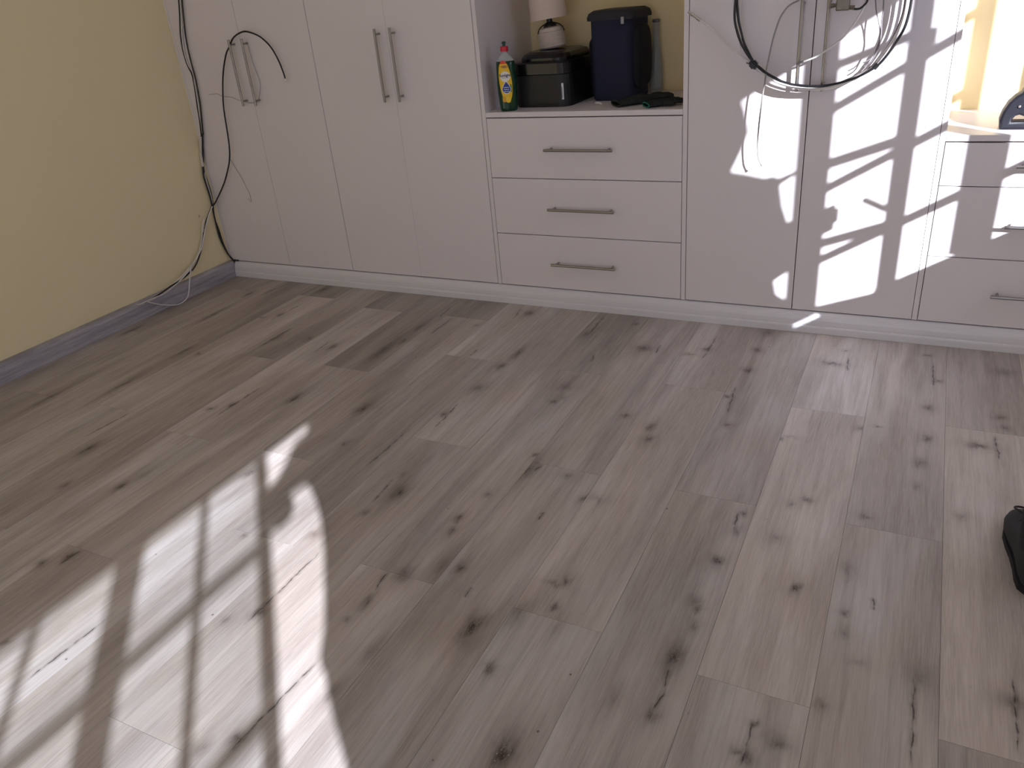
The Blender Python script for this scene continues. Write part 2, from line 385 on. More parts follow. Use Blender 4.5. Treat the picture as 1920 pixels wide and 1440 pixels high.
for c in range(-16, 5):
    x0 = PX0 + c * PW; x1 = x0 + PW
    x0 = max(x0, 0.004); x1 = min(x1, 4.598)
    if x1 - x0 < 0.02: continue
    mat = plank_material('oak_board_%d' % (c + 17), FEATS.get(c, ([], [])), (c * 1.37) % 3.0)
    joints = [JOINT[c] - 1.2195 * j for j in range(-1, 6)]
    edges = [0.05] + [j for j in joints if -6.38 < j < 0.04] + [-6.4]
    for i in range(len(edges) - 1):
        ya, yb = edges[i], edges[i + 1]
        if ya - yb < 0.02: continue
        bm = bmesh.new()
        g = 0.00035
        box(bm, x0 + g, x1 - g, yb + g, ya - g, -0.006, 0.0)
        p = obj('plank', bm, mat, floor)
        tl = TONES.get(c, [])
        if i < len(tl): t, w = tl[i]
        else: t, w = 0.94 + rng.random() * 0.1, rng.random()
        t = 1 + (t - 1) * 1.75
        p.color = (t / 2, w, rng.random(), 1)

# ------------------------------------------------------------------ room shell
WX = 4.6
tag(obj('wall_left', boxm(-0.15, 0.0, -6.5, 0.66, 0, 2.6), WALL_Y), kind='structure')
tag(obj('wall_front', boxm(0.0, 4.8, 0.507, 0.66, 0, 2.6), WALL_N), kind='structure')
tag(obj('ceiling', boxm(-0.15, 4.8, -6.6, 0.66, 2.6, 2.7), CEIL), kind='structure')
bm = bmesh.new()      # back wall; its wide glazed opening is added to let in fill daylight
box(bm, 0.0, 2.0, -6.55, -6.4, 0, 2.6); box(bm, 4.1, 4.6, -6.55, -6.4, 0, 2.6)
box(bm, 2.0, 4.1, -6.55, -6.4, 2.3, 2.6); box(bm, 2.0, 4.1, -6.55, -6.4, 0, 0.2)
tag(obj('wall_back', bm, WALL_Y), kind='structure')
# right wall with two window openings
Z1A, Z1B = 0.978, 2.012
Z2A, Z2B = 0.95, 1.876
bm = bmesh.new()
x0, x1 = WX, WX + 0.06
def wallbox(y0, y1, z0, z1): box(bm, x0, x1, y0, y1, z0, z1)
wallbox(-0.36, 0.51, 0, 2.6); wallbox(-4.25, -2.02, 0, 2.6); wallbox(-6.5, -5.86, 0, 2.6)
wallbox(-2.02, -1.35, 0, 0.965); wallbox(-1.35, -0.36, 0, Z1A); wallbox(-2.02, -0.36, Z1B, 2.6)
wallbox(-5.86, -4.25, 0, Z2A); wallbox(-5.86, -4.25, Z2B, 2.6)
tag(obj('wall_right', bm, WALL_Y), kind='structure')

GLASS_PANE = NT('window_glass')
tr = GLASS_PANE.node('ShaderNodeBsdfTransparent'); tr.inputs[0].default_value = (0.96, 0.97, 0.97, 1)
gl = GLASS_PANE.node('ShaderNodeBsdfGlossy'); gl.inputs['Roughness'].default_value = 0.02

mx = GLASS_PANE.node('ShaderNodeMixShader')
mx.inputs[0].default_value = 0.05; GLASS_PANE.put(mx.inputs[1], tr.outputs[0]); GLASS_PANE.put(mx.inputs[2], gl.outputs[0])
GLASS_PANE.put(GLASS_PANE.out.inputs[0], mx.outputs[0])
PANE = GLASS_PANE.m
DUSTY = PANE.copy(); DUSTY.name = 'dusty_window_glass'
for nd in DUSTY.node_tree.nodes:
    if nd.type == 'BSDF_TRANSPARENT': nd.inputs[0].default_value = (0.765, 0.785, 0.79, 1)

def member(parent, name, y0, y1, z0, z1, d=0.02, x=WX):
    sy = d / 2 / 0.95; sz = d / 2 * 0.61
    return obj(name, boxm(x - d / 2, x + d / 2, y0 + sy, y1 - sy, z0 + sz, z1 - sz), FRAME, parent)

w1 = tag(empty('window_1', (0, 0, 0)), kind='structure')
for y0, y1 in ((-1.683, -1.555), (-1.347, -1.274), (-1.115, -0.982), (-0.636, -0.563)):
    member(w1, 'mullion', y0, y1, Z1A, Z1B + 0.01)
for zc in (1.20, 1.472, 1.752):
    member(w1, 'security_bar', -1.65, -0.62, zc - 0.019, zc + 0.019, 0.012)
# side-hung sash standing open, with three rails
sash = empty('open_sash'); sash.parent = w1
hx, hy = WX + 0.035, -1.592
ux, uy = 0.527, 0.85
def sash_pt(s, z): return Vector((hx + ux * s, hy + uy * s, z))
def sash_bar(name, s0, s1, z0, z1):
    bm = bmesh.new()
    t = Vector((-uy, ux, 0)) * 0.006
    vs_ = []
    for s in (s0, s1):
        for z in (z0, z1):
            for q in (-1, 1):
                vs_.append(bm.verts.new(sash_pt(s, z) + t * q))
    # order: s0z0-, s0z0+, s0z1-, s0z1+, s1z0-, ...
    for f in ((0, 1, 3, 2), (4, 6, 7, 5), (0, 4, 5, 1), (2, 3, 7, 6), (0, 2, 6, 4), (1, 5, 7, 3)):
        bm.faces.new([vs_[i] for i in f])
    bmesh.ops.recalc_face_normals(bm, faces=bm.faces)
    obj(name, bm, FRAME, sash)
for zt, zb in ((1.60, 1.563), (1.302, 1.268), (1.029, 0.99), (1.93, 1.90)):
    sash_bar('sash_rail', -0.0, 0.16, zb, zt)
sash_bar('sash_stile', 0.15, 0.185, 0.99, 1.93)
# stay arm and latch on the sash
bm = bmesh.new(); tube(bm, [(WX, -1.422, 1.354), (WX, -1.345, 1.278)], 0.011, 6)
obj('stay_arm', bm, FRAME, w1)
bm = bmesh.new(); box(bm, WX - .006, WX + .006, -1.56, -1.525, 1.30, 1.395); box(bm, WX - .006, WX + .006, -1.53, -1.512, 1.325, 1.375)
obj('window_latch', bm, FRAME, w1)
bm = bmesh.new(); box(bm, WX - .006, WX + .006, -1.30, -1.262, 1.775, 1.825)
obj('window_latch', bm, FRAME, w1)
obj('pane', boxm(WX + 0.03, WX + 0.034, -2.02, -1.60, 0.965, Z1B), PANE, w1)
obj('pane', boxm(WX + 0.03, WX + 0.034, -1.30, -0.36, Z1A, Z1B), PANE, w1)
obj('window_sill', boxm(WX + 0.06, WX + 0.1, -2.06, -0.32, 0.85, 0.9), FRAME, w1)

w2 = tag(empty('window_2', (0, 0, 0)), kind='structure')
for y0, y1 in ((-4.707, -4.65), (-5.26, -5.152)):
    member(w2, 'mullion', y0, y1, Z2A, Z2B + 0.01)
for y0, y1 in ((-4.945, -4.908), (-5.515, -5.479)):
    member(w2, 'glazing_bar', y0, y1, Z2A, Z2B + 0.01, 0.012)
for zc in (1.638, 1.386, 1.13):
    member(w2, 'security_bar', -5.86, -4.66, zc - 0.016, zc + 0.016, 0.01)
obj('pane', boxm(WX + 0.012, WX + 0.016, -5.86, -4.68, Z2A, Z2B), DUSTY, w2)
obj('window_sill', boxm(WX - 0.03, WX + 0.1, -5.9, -4.21, Z2A - 0.045, Z2A - 0.02), FRAME, w2)

w3 = tag(empty('fill_window', (0, 0, 0)), kind='structure')  # unseen window, put in to brighten the room from behind
for x in (2.0, 3.02, 4.05):
    obj('frame_post', boxm(x, x + 0.05, -6.5, -6.45, 0.2, 2.3), FRAME, w3)
obj('pane', boxm(2.0, 4.1, -6.478, -6.474, 0.2, 2.3), PANE, w3)

# unseen curtains beside the two windows; edges shaped to cast the sun-patch outlines
CURT = plain('curtain_cloth', (120, 112, 104), 0.95, var=0.1, scale=40, bump=0.2)
def curtain(name, edge, far, label, lobe=None):
    t = empty(name, (WX - 0.1, (edge[0][1] + far) / 2, 0)); tag(t, label, 'curtain')
    inv = Matrix.Translation(-t.location)
    def edge_at(z):
        for (za, ya), (zb, yb) in zip(edge, edge[1:]):
            if za <= z <= zb: return ya + (yb - ya) * (z - za) / max(1e-6, zb - za)
        return edge[0][1] if z < edge[0][0] else edge[-1][1]
    bm = bmesh.new()
    rows = []
    zs = [0.55 + i * 0.01 for i in range(int((2.2 - 0.55) / 0.01) + 1)]
    n = 44
    for z in zs:
        # projected back along the sun from the window plane to the cloth plane
        e = edge_at(z + 0.061) + 0.105
        row = []
        for k in range(n + 1):
            u = k / n
            y = e + (far - e) * u
            x = WX - 0.1 + 0.018 * math.sin(y * 62) * min(1, u * 8)
            row.append(bm.verts.new(inv @ Vector((x, y, z))))
        rows.append(row)
    for a, b in zip(rows, rows[1:]):
        for k in range(n): bm.faces.new((a[k], a[k + 1], b[k + 1], b[k]))
    obj('cloth', bm, CURT, t, smooth=True)
    bm = bmesh.new(); y0, y1 = sorted((far, edge[0][1] + 0.3 * (1 if far < edge[0][1] else -1)))
    tube(bm, [inv @ Vector((WX - 0.1, y0 - 0.05, 2.22)), inv @ Vector((WX - 0.1, y1 + 0.05, 2.22))], 0.012, 10)
    obj('curtain_rod', bm, STEEL, t, smooth=True)
    return t
E1 = [(0.6, -1.66), (1.04, -1.66), (1.10, -1.683), (1.139, -1.718), (1.205, -1.732), (1.215, -1.66), (1.405, -1.66), (1.42, -1.694), (1.494, -1.718), (1.586, -1.733), (1.59, -1.66), (1.606, -1.66), (1.61, -1.74),
      (1.628, -1.754), (1.639, -1.79), (1.70, -1.87), (1.739, -1.925), (1.76, -1.91), (1.80, -1.885), (1.85, -1.862), (1.89, -1.87), (1.95, -1.885), (1.99, -1.90), (1.998, -1.87), (2.012, -1.72), (2.3, -1.70)]
curtain('curtain', E1, -2.3, 'grey curtain beside the window nearest the cabinets')
E2 = [(0.6, -4.44), (1.239, -4.476), (1.298, -4.495), (1.336, -4.504), (1.354, -4.501), (1.376, -4.52), (1.418, -4.486), (1.516, -4.454), (1.582, -4.444), (1.634, -4.453), (1.68, -4.474),
      (1.695, -4.50), (1.70, -4.66), (1.752, -4.66), (1.757, -4.61), (1.79, -4.555), (1.812, -4.52), (1.816, -4.455), (1.845, -4.43), (1.89, -4.463), (2.3, -4.46)]
cc = curtain('curtain', E2, -4.05, 'unseen grey curtain added to cast the floor shadow edge of a standing person')  # added in place of a standing person, whose shadow outline it casts
bm = bmesh.new()
bmesh.ops.create_icosphere(bm, subdivisions=2, radius=1.0)
for v in bm.verts: v.co = Vector((v.co.x * 0.03, v.co.y * 0.062, v.co.z * 0.032))
obj('shadow_lump', bm, CURT, cc, smooth=True, loc=(0, -4.61 + 0.105 - cc.location.y, 1.676 - 0.061))  # unseen lump added to cast the arm-shaped lobe of that shadow

# grey wood-look baseboard on the left wall
k = NT('grey_wood_baseboard')
tc = k.node('ShaderNodeTexCoord').outputs['Object']
n1 = k.noise(k.mapping(tc, scale=(1, 3, 60)), 1.0, 4, 0.6, 0.4)
n2 = k.noise(k.mapping(tc, scale=(1, 12, 320)), 1.0, 2, 0.6)
c = k.ramp(n1.outputs[0], [(0.3, S((138, 136, 144))), (0.55, S((172, 170, 178))), (0.75, S((190, 187, 192)))])
c = k.mix(k.remap(n2.outputs[0], 0.5, 0.8, 0, 0.5), c, S((112, 108, 116)))
k.col(c); k.rough(0.5); k.bump(n2.outputs[0], 0.2, 0.001)
bm = bmesh.new()
prof = [(0.0, 0.0), (0.043, 0.0), (0.043, 0.066), (0.040, 0.076), (0.032, 0.082), (0.0, 0.083)]
a = [bm.verts.new((x, -0.012, z)) for x, z in prof]; b = [bm.verts.new((x, -6.4, z)) for x, z in prof]
for i in range(len(prof)):
    bm.faces.new((a[i], b[i], b[(i + 1) % len(prof)], a[(i + 1) % len(prof)]))
bm.faces.new(a); bm.faces.new(list(reversed(b)))
bmesh.ops.recalc_face_normals(bm, faces=bm.faces)
tag(obj('baseboard_left', bm, k.m), kind='structure')

# convex white plinth moulding below the cabinets
bm = bmesh.new()
pr = [(0.03, 0.082), (0.001, 0.082), (-0.006, 0.079), (-0.012, 0.073), (-0.017, 0.064), (-0.020, 0.053), (-0.0215, 0.040), (-0.0215, 0.031), (-0.025, 0.029), (-0.026, 0.024), (-0.026, 0.0005), (0.03, 0.0005)]
prism(bm, pr, 0.046, 4.2)
tag(obj('trim_1', bm, PLINTH), kind='structure')
# ------------------------------------------------------------------ cabinets
def bar_handle(parent, cx, cz, vertical, length=0.30):
    """steel bar pull on the door front (y = 0)"""
    bm = bmesh.new(); h = length / 2; yy = -0.035
    ax = Vector((0, 0, 1)) if vertical else Vector((1, 0, 0))
    c = Vector((cx, yy, cz))
    tube(bm, [c - ax * h, c - ax * (h - 0.002), c + ax * (h - 0.002), c + ax * h], [0.0052, 0.006, 0.006, 0.0052], 12)
    for s in (-1, 1):
        p = c + ax * (h - 0.022) * s
        tube(bm, [p, p + Vector((0, 0.0352, 0))], [0.0042, 0.0046], 10)
    return obj('handle', bm, STEEL, parent, smooth=False)

def front(parent, name, x0, x1, z0, z1, g=0.0016, gl=None, gr=None):
    bm = boxm(x0 + (g if gl is None else gl), x1 - (g if gr is None else gr), 0.0, 0.018, z0 + g, z1 - g, bev=0.0006, seg=1)
    return obj(name, bm, WHITE, parent)

ZB, ZT = 0.0848, 2.42
DEPTH = 0.50
GAP = {0.4446: 0.0010, 1.2858: 0.0004, 3.4580: 0.0008}
def tall_cabinet(name, x0, x1, seams, handles, label):
    t = tag(empty(name, (0, 0, 0)), label, 'cabinet')
    bm = bmesh.new()
    box(bm, x0, x0 + 0.018, 0.05, DEPTH, ZB, ZT); box(bm, x1 - 0.018, x1, 0.05, DEPTH, ZB, ZT)
    box(bm, x0 + 0.018, x1 - 0.018, 0.05, DEPTH, ZT - 0.018, ZT); box(bm, x0 + 0.018, x1 - 0.018, 0.05, DEPTH, ZB, ZB + 0.016)
    box(bm, x0 + 0.018, x1 - 0.018, DEPTH - 0.01, DEPTH, ZB + 0.016, ZT - 0.018)
    obj('carcass', bm, WHITE, t)
    xs = [x0] + seams + [x1]
    for a, b in zip(xs, xs[1:]):
        d = front(t, 'door', a, b, ZB, ZT, gl=GAP.get(a), gr=GAP.get(b))
        for h in handles:
            if a < h < b: bar_handle(d, h, 1.06, True)
    return t
tl = tall_cabinet('tall_cabinet', 0.0128, 1.7110, [0.4446, 0.8651, 1.2858], [0.404, 0.4855, 1.2475, 1.3265], 'white tall cabinet with four doors in the left corner')
bm = boxm(0.0005, 0.0118, 0.001, 0.019, ZB, ZT)
obj('filler_strip', bm, WHITE_EDGE, tl)
tall_cabinet('tall_cabinet', 2.6006, 3.4580, [3.0297], [2.991, 3.0745], 'white tall cabinet with two doors, sunlit, cables hanging on its handles')

def drawer_unit(x0, x1, ztop, lines, hx, label, top2=2.02):
    """open-topped niche above three drawers, between two full-height side panels"""
    t = tag(empty('drawer_cabinet', (0, 0, 0)), label, 'cabinet')
    for a, b in ((x0, x0 + 0.0192), (x1 - 0.0192, x1)):
        obj('side_panel', boxm(a + 0.0008, b - 0.0008, 0.0005, 0.505, ZB, ZT), WHITE, t)
    a, b = x0 + 0.0192, x1 - 0.0192
    obj('counter_top', boxm(a, b, 0.0005, 0.505, ztop - 0.0205, ztop, bev=0.0008, seg=1), WHITE, t)
    obj('top_box', boxm(a, b, 0.02, 0.505, top2, ZT), WHITE, t)
    front(t, 'door', a, b, top2, ZT)
    bm = bmesh.new(); box(bm, a, b, 0.022, 0.03, ZB, lines[0] - 0.003); obj('gap_shade_sheet', bm, plain('drawer_shadow_gap', (40, 34, 32), 0.8), t)  # dark sheet behind the fronts, painting shade into the gaps
    for z1, z0 in zip(lines, lines[1:]):
        d = front(t, 'drawer', a, b, z0, z1)
        bar_handle(d, hx, (z0 + z1) / 2 if z0 != lines[-1] else (z0 + z1) / 2, False)
    return t
drawer_unit(1.7114, 2.6004, 0.8535, [0.8305, 0.579, 0.3301, ZB], 2.156, 'white drawer cabinet with niche holding a lamp, bottle and bag')
drawer_unit(3.4582, 4.1980, 0.7550, [0.7308, 0.585, 0.3342, ZB], 3.843, 'white drawer cabinet at right edge, in sunlight, lower counter')
# ------------------------------------------------------------------ cables
CAB = {
 'black_right': [(0.1676, -0.012, 1.4865), (0.1435, -0.012, 1.3972), (0.1277, -0.012, 1.3285), (0.1115, -0.012, 1.2583), (0.1032, -0.012, 1.1985), (0.1002, -0.012, 1.1424), (0.1009, -0.012, 1.0954), (0.1025, -0.012, 1.0503), (0.0966, -0.012, 0.9744), (0.0879, -0.012, 0.9101), (0.0655, -0.012, 0.8183), (0.0565, -0.012, 0.7729)],
 'black_left': [(0.147, -0.012, 1.4881), (0.1225, -0.012, 1.3987), (0.1028, -0.012, 1.33), (0.0773, -0.012, 1.2554), (0.0659, -0.012, 1.1881), (0.0663, -0.012, 1.1315), (0.0743, -0.012, 1.0939), (0.0851, -0.012, 1.0634), (0.0801, -0.012, 1.0004), (0.0654, -0.012, 0.9105), (0.0563, -0.012, 0.845), (0.0432, -0.012, 0.7783), (0.0237, -0.012, 0.6831), (0.01, -0.0254, 0.5969), (0.01, -0.0212, 0.5224), (0.01, -0.0196, 0.4386), (0.01, -0.0381, 0.341), (0.01, -0.031, 0.2705), (0.01, -0.0257, 0.1931), (0.0134, -0.012, 0.1243), (0.0388, -0.012, 0.0918)],
 'black_low': [(0.0569, -0.014, 0.7787), (0.017, -0.014, 0.6696), (0.01, -0.0363, 0.5769), (0.01, -0.0371, 0.5206), (0.01, -0.0319, 0.4591), (0.01, -0.0338, 0.3869), (0.01, -0.037, 0.3555), (0.01, -0.039, 0.2818), (0.01, -0.038, 0.2273), (0.01, -0.0243, 0.162), (0.0196, -0.014, 0.113), (0.041, -0.014, 0.0926), (0.0806, -0.014, 0.0906)],
 'white_left': [(0.1517, -0.01, 1.4877), (0.1309, -0.01, 1.398), (0.1024, -0.01, 1.3063), (0.0776, -0.01, 1.2239), (0.068, -0.01, 1.151), (0.0758, -0.01, 1.0936), (0.0864, -0.01, 1.0329), (0.0775, -0.01, 0.9488), (0.0638, -0.01, 0.8709), (0.041, -0.01, 0.778), (0.0249, -0.01, 0.7238), (0.01, -0.0169, 0.6425), (0.01, -0.0257, 0.5745), (0.01, -0.0258, 0.5093), (0.01, -0.0224, 0.4306), (0.01, -0.0291, 0.4003)],
 'white_tape': [(0.0356, -0.014, 0.7626), (0.0305, -0.014, 0.7382), (0.0103, -0.014, 0.6834), (0.01, -0.0239, 0.644), (0.01, -0.0244, 0.6107)],
 'arc': [(0.6986, -0.03, 1.0282), (0.6964, -0.03, 1.0493), (0.6827, -0.03, 1.1033), (0.6544, -0.03, 1.162), (0.6146, -0.03, 1.2027), (0.5724, -0.03, 1.2254), (0.5193, -0.03, 1.2396), (0.479, -0.03, 1.235), (0.432, -0.03, 1.2156), (0.394, -0.03, 1.1779), (0.3672, -0.03, 1.152), (0.3334, -0.03, 1.0984), (0.3034, -0.03, 1.0337), (0.2787, -0.03, 0.9599), (0.2667, -0.03, 0.9147), (0.2581, -0.03, 0.8612), (0.2483, -0.03, 0.7755), (0.2357, -0.03, 0.7013), (0.2132, -0.03, 0.6392), (0.1845, -0.03, 0.5923), (0.1498, -0.03, 0.5417), (0.1025, -0.03, 0.487), (0.0383, -0.03, 0.4219), (0.0059, -0.03, 0.3975)],
 'arc_tip': [(0.6976, -0.03, 1.0306), (0.6997, -0.03, 1.0117)],
 'thin_loop': [(0.4891, -0.008, 1.1956), (0.4932, -0.008, 1.1768), (0.4981, -0.008, 1.1179), (0.5074, -0.008, 1.0652), (0.5183, -0.008, 1.0191), (0.5085, -0.008, 0.9806), (0.4812, -0.008, 0.9321), (0.4429, -0.008, 0.9204), (0.3922, -0.008, 0.9265), (0.3448, -0.008, 0.9375), (0.3043, -0.008, 0.951), (0.2532, -0.008, 0.9547), (0.2197, -0.008, 0.9682), (0.1601, -0.008, 0.9658)],
 'thin_hook': [(0.1983, -0.008, 0.6479), (0.2179, -0.008, 0.6098), (0.2464, -0.008, 0.5552), (0.263, -0.008, 0.5082), (0.2779, -0.008, 0.4694), (0.2757, -0.008, 0.4269), (0.2591, -0.008, 0.4434)],
 'wall_black': [(0.022, -0.0479, 0.4028), (0.022, -0.0854, 0.3665), (0.022, -0.1137, 0.3365), (0.022, -0.1347, 0.2987), (0.022, -0.1518, 0.2773), (0.022, -0.1681, 0.241), (0.022, -0.1883, 0.2118), (0.022, -0.2147, 0.1802), (0.022, -0.2444, 0.1499), (0.022, -0.284, 0.1231)],
 'wall_black2': [(0.055, -0.3138, 0.1373), (0.055, -0.3805, 0.1144), (0.055, -0.4664, 0.1035), (0.055, -0.5552, 0.0873), (0.055, -0.6447, 0.08)],
 'wall_white': [(0.03, -0.0514, 0.4041), (0.03, -0.0929, 0.3631), (0.03, -0.129, 0.315), (0.03, -0.1616, 0.266), (0.03, -0.1888, 0.2214), (0.03, -0.2268, 0.1891), (0.03, -0.2773, 0.1526)],
 'wall_white2': [(0.058, -0.3003, 0.1623), (0.058, -0.3349, 0.1418), (0.058, -0.402, 0.1126), (0.058, -0.4653, 0.0947), (0.058, -0.5264, 0.0825), (0.058, -0.5828, 0.0837), (0.058, -0.666, 0.0826), (0.058, -0.6895, 0.0889)],
 'wall_white_b': [(0.02, -0.1168, 0.3548), (0.02, -0.1412, 0.3181), (0.02, -0.1634, 0.266), (0.02, -0.1906, 0.2213), (0.02, -0.2376, 0.1742), (0.02, -0.2938, 0.1426)],
 'wall_white_b2': [(0.05, -0.3182, 0.1531), (0.05, -0.3661, 0.1315), (0.05, -0.427, 0.1121), (0.05, -0.4968, 0.094), (0.05, -0.5425, 0.0821), (0.05, -0.5954, 0.0763), (0.05, -0.6701, 0.0794)],
 'loop': [(0.065, -0.3234, 0.1677), (0.065, -0.3267, 0.1483), (0.065, -0.3498, 0.1043), (0.065, -0.3655, 0.0706), (0.065, -0.3806, 0.0384), (0.065, -0.4026, 0.0129), (0.065, -0.445, 0.0009), (0.065, -0.4875, 0.007), (0.065, -0.5479, 0.0313), (0.065, -0.5928, 0.0549), (0.065, -0.6333, 0.0808)],
 'coil_black': [(2.7757, -0.055, 1.256), (2.7739, -0.055, 1.2154), (2.7727, -0.055, 1.1882), (2.7748, -0.055, 1.1506), (2.7856, -0.055, 1.1112), (2.7999, -0.055, 1.077), (2.8188, -0.055, 1.0462), (2.8371, -0.055, 1.0218), (2.8467, -0.055, 1.0111), (2.8694, -0.055, 0.9939), (2.8874, -0.055, 0.9793), (2.9108, -0.055, 0.9646), (2.9349, -0.055, 0.9516), (2.9622, -0.055, 0.942), (2.9892, -0.055, 0.9353), (3.0385, -0.055, 0.93), (3.0874, -0.055, 0.9305), (3.1343, -0.055, 0.9382), (3.1801, -0.055, 0.9522), (3.2143, -0.055, 0.9694), (3.2369, -0.055, 0.984), (3.2536, -0.055, 0.9991), (3.276, -0.055, 1.031), (3.2932, -0.055, 1.063), (3.3091, -0.055, 1.0974), (3.3167, -0.055, 1.1379), (3.3192, -0.055, 1.1772), (3.3188, -0.055, 1.2147)],
 'coil_black2': [(2.7819, -0.059, 1.2557), (2.7801, -0.059, 1.2152), (2.7834, -0.059, 1.182), (2.7884, -0.059, 1.1484), (2.797, -0.059, 1.1176), (2.8077, -0.059, 1.0832), (2.8257, -0.059, 1.0481), (2.8415, -0.059, 1.0215), (2.8589, -0.059, 1.0017), (2.8965, -0.059, 0.9743), (2.9428, -0.059, 0.9492)],
 'coil_white': [(2.771, -0.058, 1.2565), (2.7713, -0.058, 1.2075), (2.7786, -0.058, 1.1623), (2.7912, -0.058, 1.123), (2.8076, -0.058, 1.0797), (2.8237, -0.058, 1.048), (2.8398, -0.058, 1.0163), (2.8592, -0.058, 0.9929), (2.8876, -0.058, 0.9701), (2.9118, -0.058, 0.9562), (2.9359, -0.058, 0.9441), (2.9902, -0.058, 0.9276), (3.0413, -0.058, 0.921), (3.0928, -0.058, 0.9222), (3.1422, -0.058, 0.9353), (3.1804, -0.058, 0.9518), (3.2233, -0.058, 0.9777), (3.2515, -0.058, 1.0125), (3.2778, -0.058, 1.0561), (3.2969, -0.058, 1.1022), (3.3065, -0.058, 1.1479), (3.3082, -0.058, 1.1932), (3.3083, -0.058, 1.2156)],
 'coil_grey': [(2.8202, -0.051, 1.0145), (2.839, -0.051, 1.0051), (2.8769, -0.051, 0.9757), (2.9103, -0.051, 0.9606), (2.9689, -0.051, 0.9378), (3.04, -0.051, 0.9262), (3.1083, -0.051, 0.9302), (3.157, -0.051, 0.9474), (3.2042, -0.051, 0.9692), (3.2411, -0.051, 1.0008), (3.264, -0.051, 1.037), (3.2861, -0.051, 1.0866), (3.2989, -0.051, 1.1326), (3.3023, -0.051, 1.1782), (3.3005, -0.051, 1.2159)],
 'coil_white2': [(2.7991, -0.061, 1.0408), (2.8125, -0.061, 1.0281), (2.8314, -0.061, 1.0152), (2.8482, -0.061, 1.0059)],
 'hang': [(2.9894, -0.07, 1.2106), (2.9848, -0.07, 1.2014), (2.9664, -0.07, 1.1938), (2.951, -0.07, 1.1846), (2.9394, -0.07, 1.1716), (2.9292, -0.07, 1.1554), (2.9218, -0.07, 1.1363), (2.9147, -0.07, 1.112), (2.9091, -0.07, 1.0907), (2.9038, -0.07, 1.0625), (2.8994, -0.07, 1.034), (2.8922, -0.07, 0.9897), (2.8894, -0.07, 0.9462), (2.8851, -0.07, 0.9163), (2.8823, -0.07, 0.8789), (2.8787, -0.07, 0.8319), (2.8765, -0.07, 0.7841), (2.8764, -0.07, 0.7355), (2.8816, -0.07, 0.692), (2.8882, -0.07, 0.6748), (2.8924, -0.07, 0.6672)],
 'hang_tip': [(2.8914, -0.07, 0.6691), (2.8965, -0.07, 0.6624)],
 'fconn': [(2.6444, -0.03, 1.1601), (2.6782, -0.03, 1.1364), (2.7041, -0.03, 1.1135), (2.7347, -0.03, 1.0845), (2.7621, -0.03, 1.0602), (2.7927, -0.03, 1.0378), (2.8252, -0.03, 1.0142)],
 'fconn_tip': [(2.6048, -0.03, 1.1884), (2.6473, -0.03, 1.1573)],
 'branch': [(2.7968, -0.05, 1.0398), (2.7967, -0.05, 1.0623), (2.7899, -0.05, 1.0918), (2.7891, -0.05, 1.1309), (2.7905, -0.05, 1.181), (2.7911, -0.05, 1.2465)],
 'white_handle': [(2.9937, -0.05, 1.0048), (3.0123, -0.05, 1.01), (3.0473, -0.05, 1.022), (3.0771, -0.05, 1.0397), (3.1061, -0.05, 1.0599), (3.1349, -0.05, 1.0859), (3.1618, -0.05, 1.1237), (3.1791, -0.05, 1.1572), (3.187, -0.05, 1.1862), (3.1931, -0.05, 1.2164)],
 'white_handle_tip': [(2.9887, -0.05, 1.0025), (3.0107, -0.05, 1.0092)],
 'pair_a': [(3.2072, -0.05, 1.2154), (3.2148, -0.05, 1.1842), (3.2207, -0.05, 1.1514), (3.2312, -0.05, 1.1211), (3.2392, -0.05, 1.086), (3.2397, -0.05, 1.0653), (3.2314, -0.05, 1.0295), (3.2192, -0.05, 1.0097), (3.1978, -0.05, 0.9975)],
 'pair_b': [(3.2371, -0.054, 1.2133), (3.2391, -0.054, 1.1827), (3.2411, -0.054, 1.1503), (3.2402, -0.054, 1.1209), (3.2432, -0.054, 1.0814), (3.2405, -0.054, 1.0496), (3.2327, -0.054, 1.021), (3.2207, -0.054, 0.9987), (3.2006, -0.054, 0.9853)],
 'splitter': [(3.1053, -0.06, 1.1831), (3.1072, -0.06, 1.1641), (3.1226, -0.06, 1.1553), (3.1402, -0.06, 1.1557), (3.1528, -0.06, 1.1891), (3.1239, -0.06, 1.2066)],
 'splitter_cable': [(3.1403, -0.055, 1.1656), (3.1583, -0.055, 1.162), (3.171, -0.055, 1.1628), (3.1827, -0.055, 1.1713), (3.1909, -0.055, 1.1831), (3.1943, -0.055, 1.2089)],
 'clips': [(2.8463, -0.061, 1.0077), (3.2386, -0.061, 0.9873)],
 'coil_b3': [(2.7713, -0.034, 1.2555), (2.7694, -0.034, 1.2146), (2.7682, -0.034, 1.1872), (2.7703, -0.034, 1.1493), (2.7812, -0.034, 1.1096), (2.7956, -0.034, 1.0753), (2.8146, -0.034, 1.0442), (2.8331, -0.034, 1.0196), (2.8428, -0.034, 1.0089), (2.8656, -0.034, 0.9916), (2.8837, -0.034, 0.9769), (2.9072, -0.034, 0.962), (2.9315, -0.034, 0.9489), (2.959, -0.034, 0.9393), (2.9862, -0.034, 0.9325), (3.0358, -0.034, 0.9272), (3.0851, -0.034, 0.9277), (3.1323, -0.034, 0.9354), (3.1785, -0.034, 0.9496), (3.2129, -0.034, 0.9669), (3.2357, -0.034, 0.9816), (3.2525, -0.034, 0.9967), (3.275, -0.034, 1.029), (3.2923, -0.034, 1.0611), (3.3083, -0.034, 1.0958), (3.316, -0.034, 1.1365), (3.3185, -0.034, 1.1761), (3.3181, -0.034, 1.2139)],
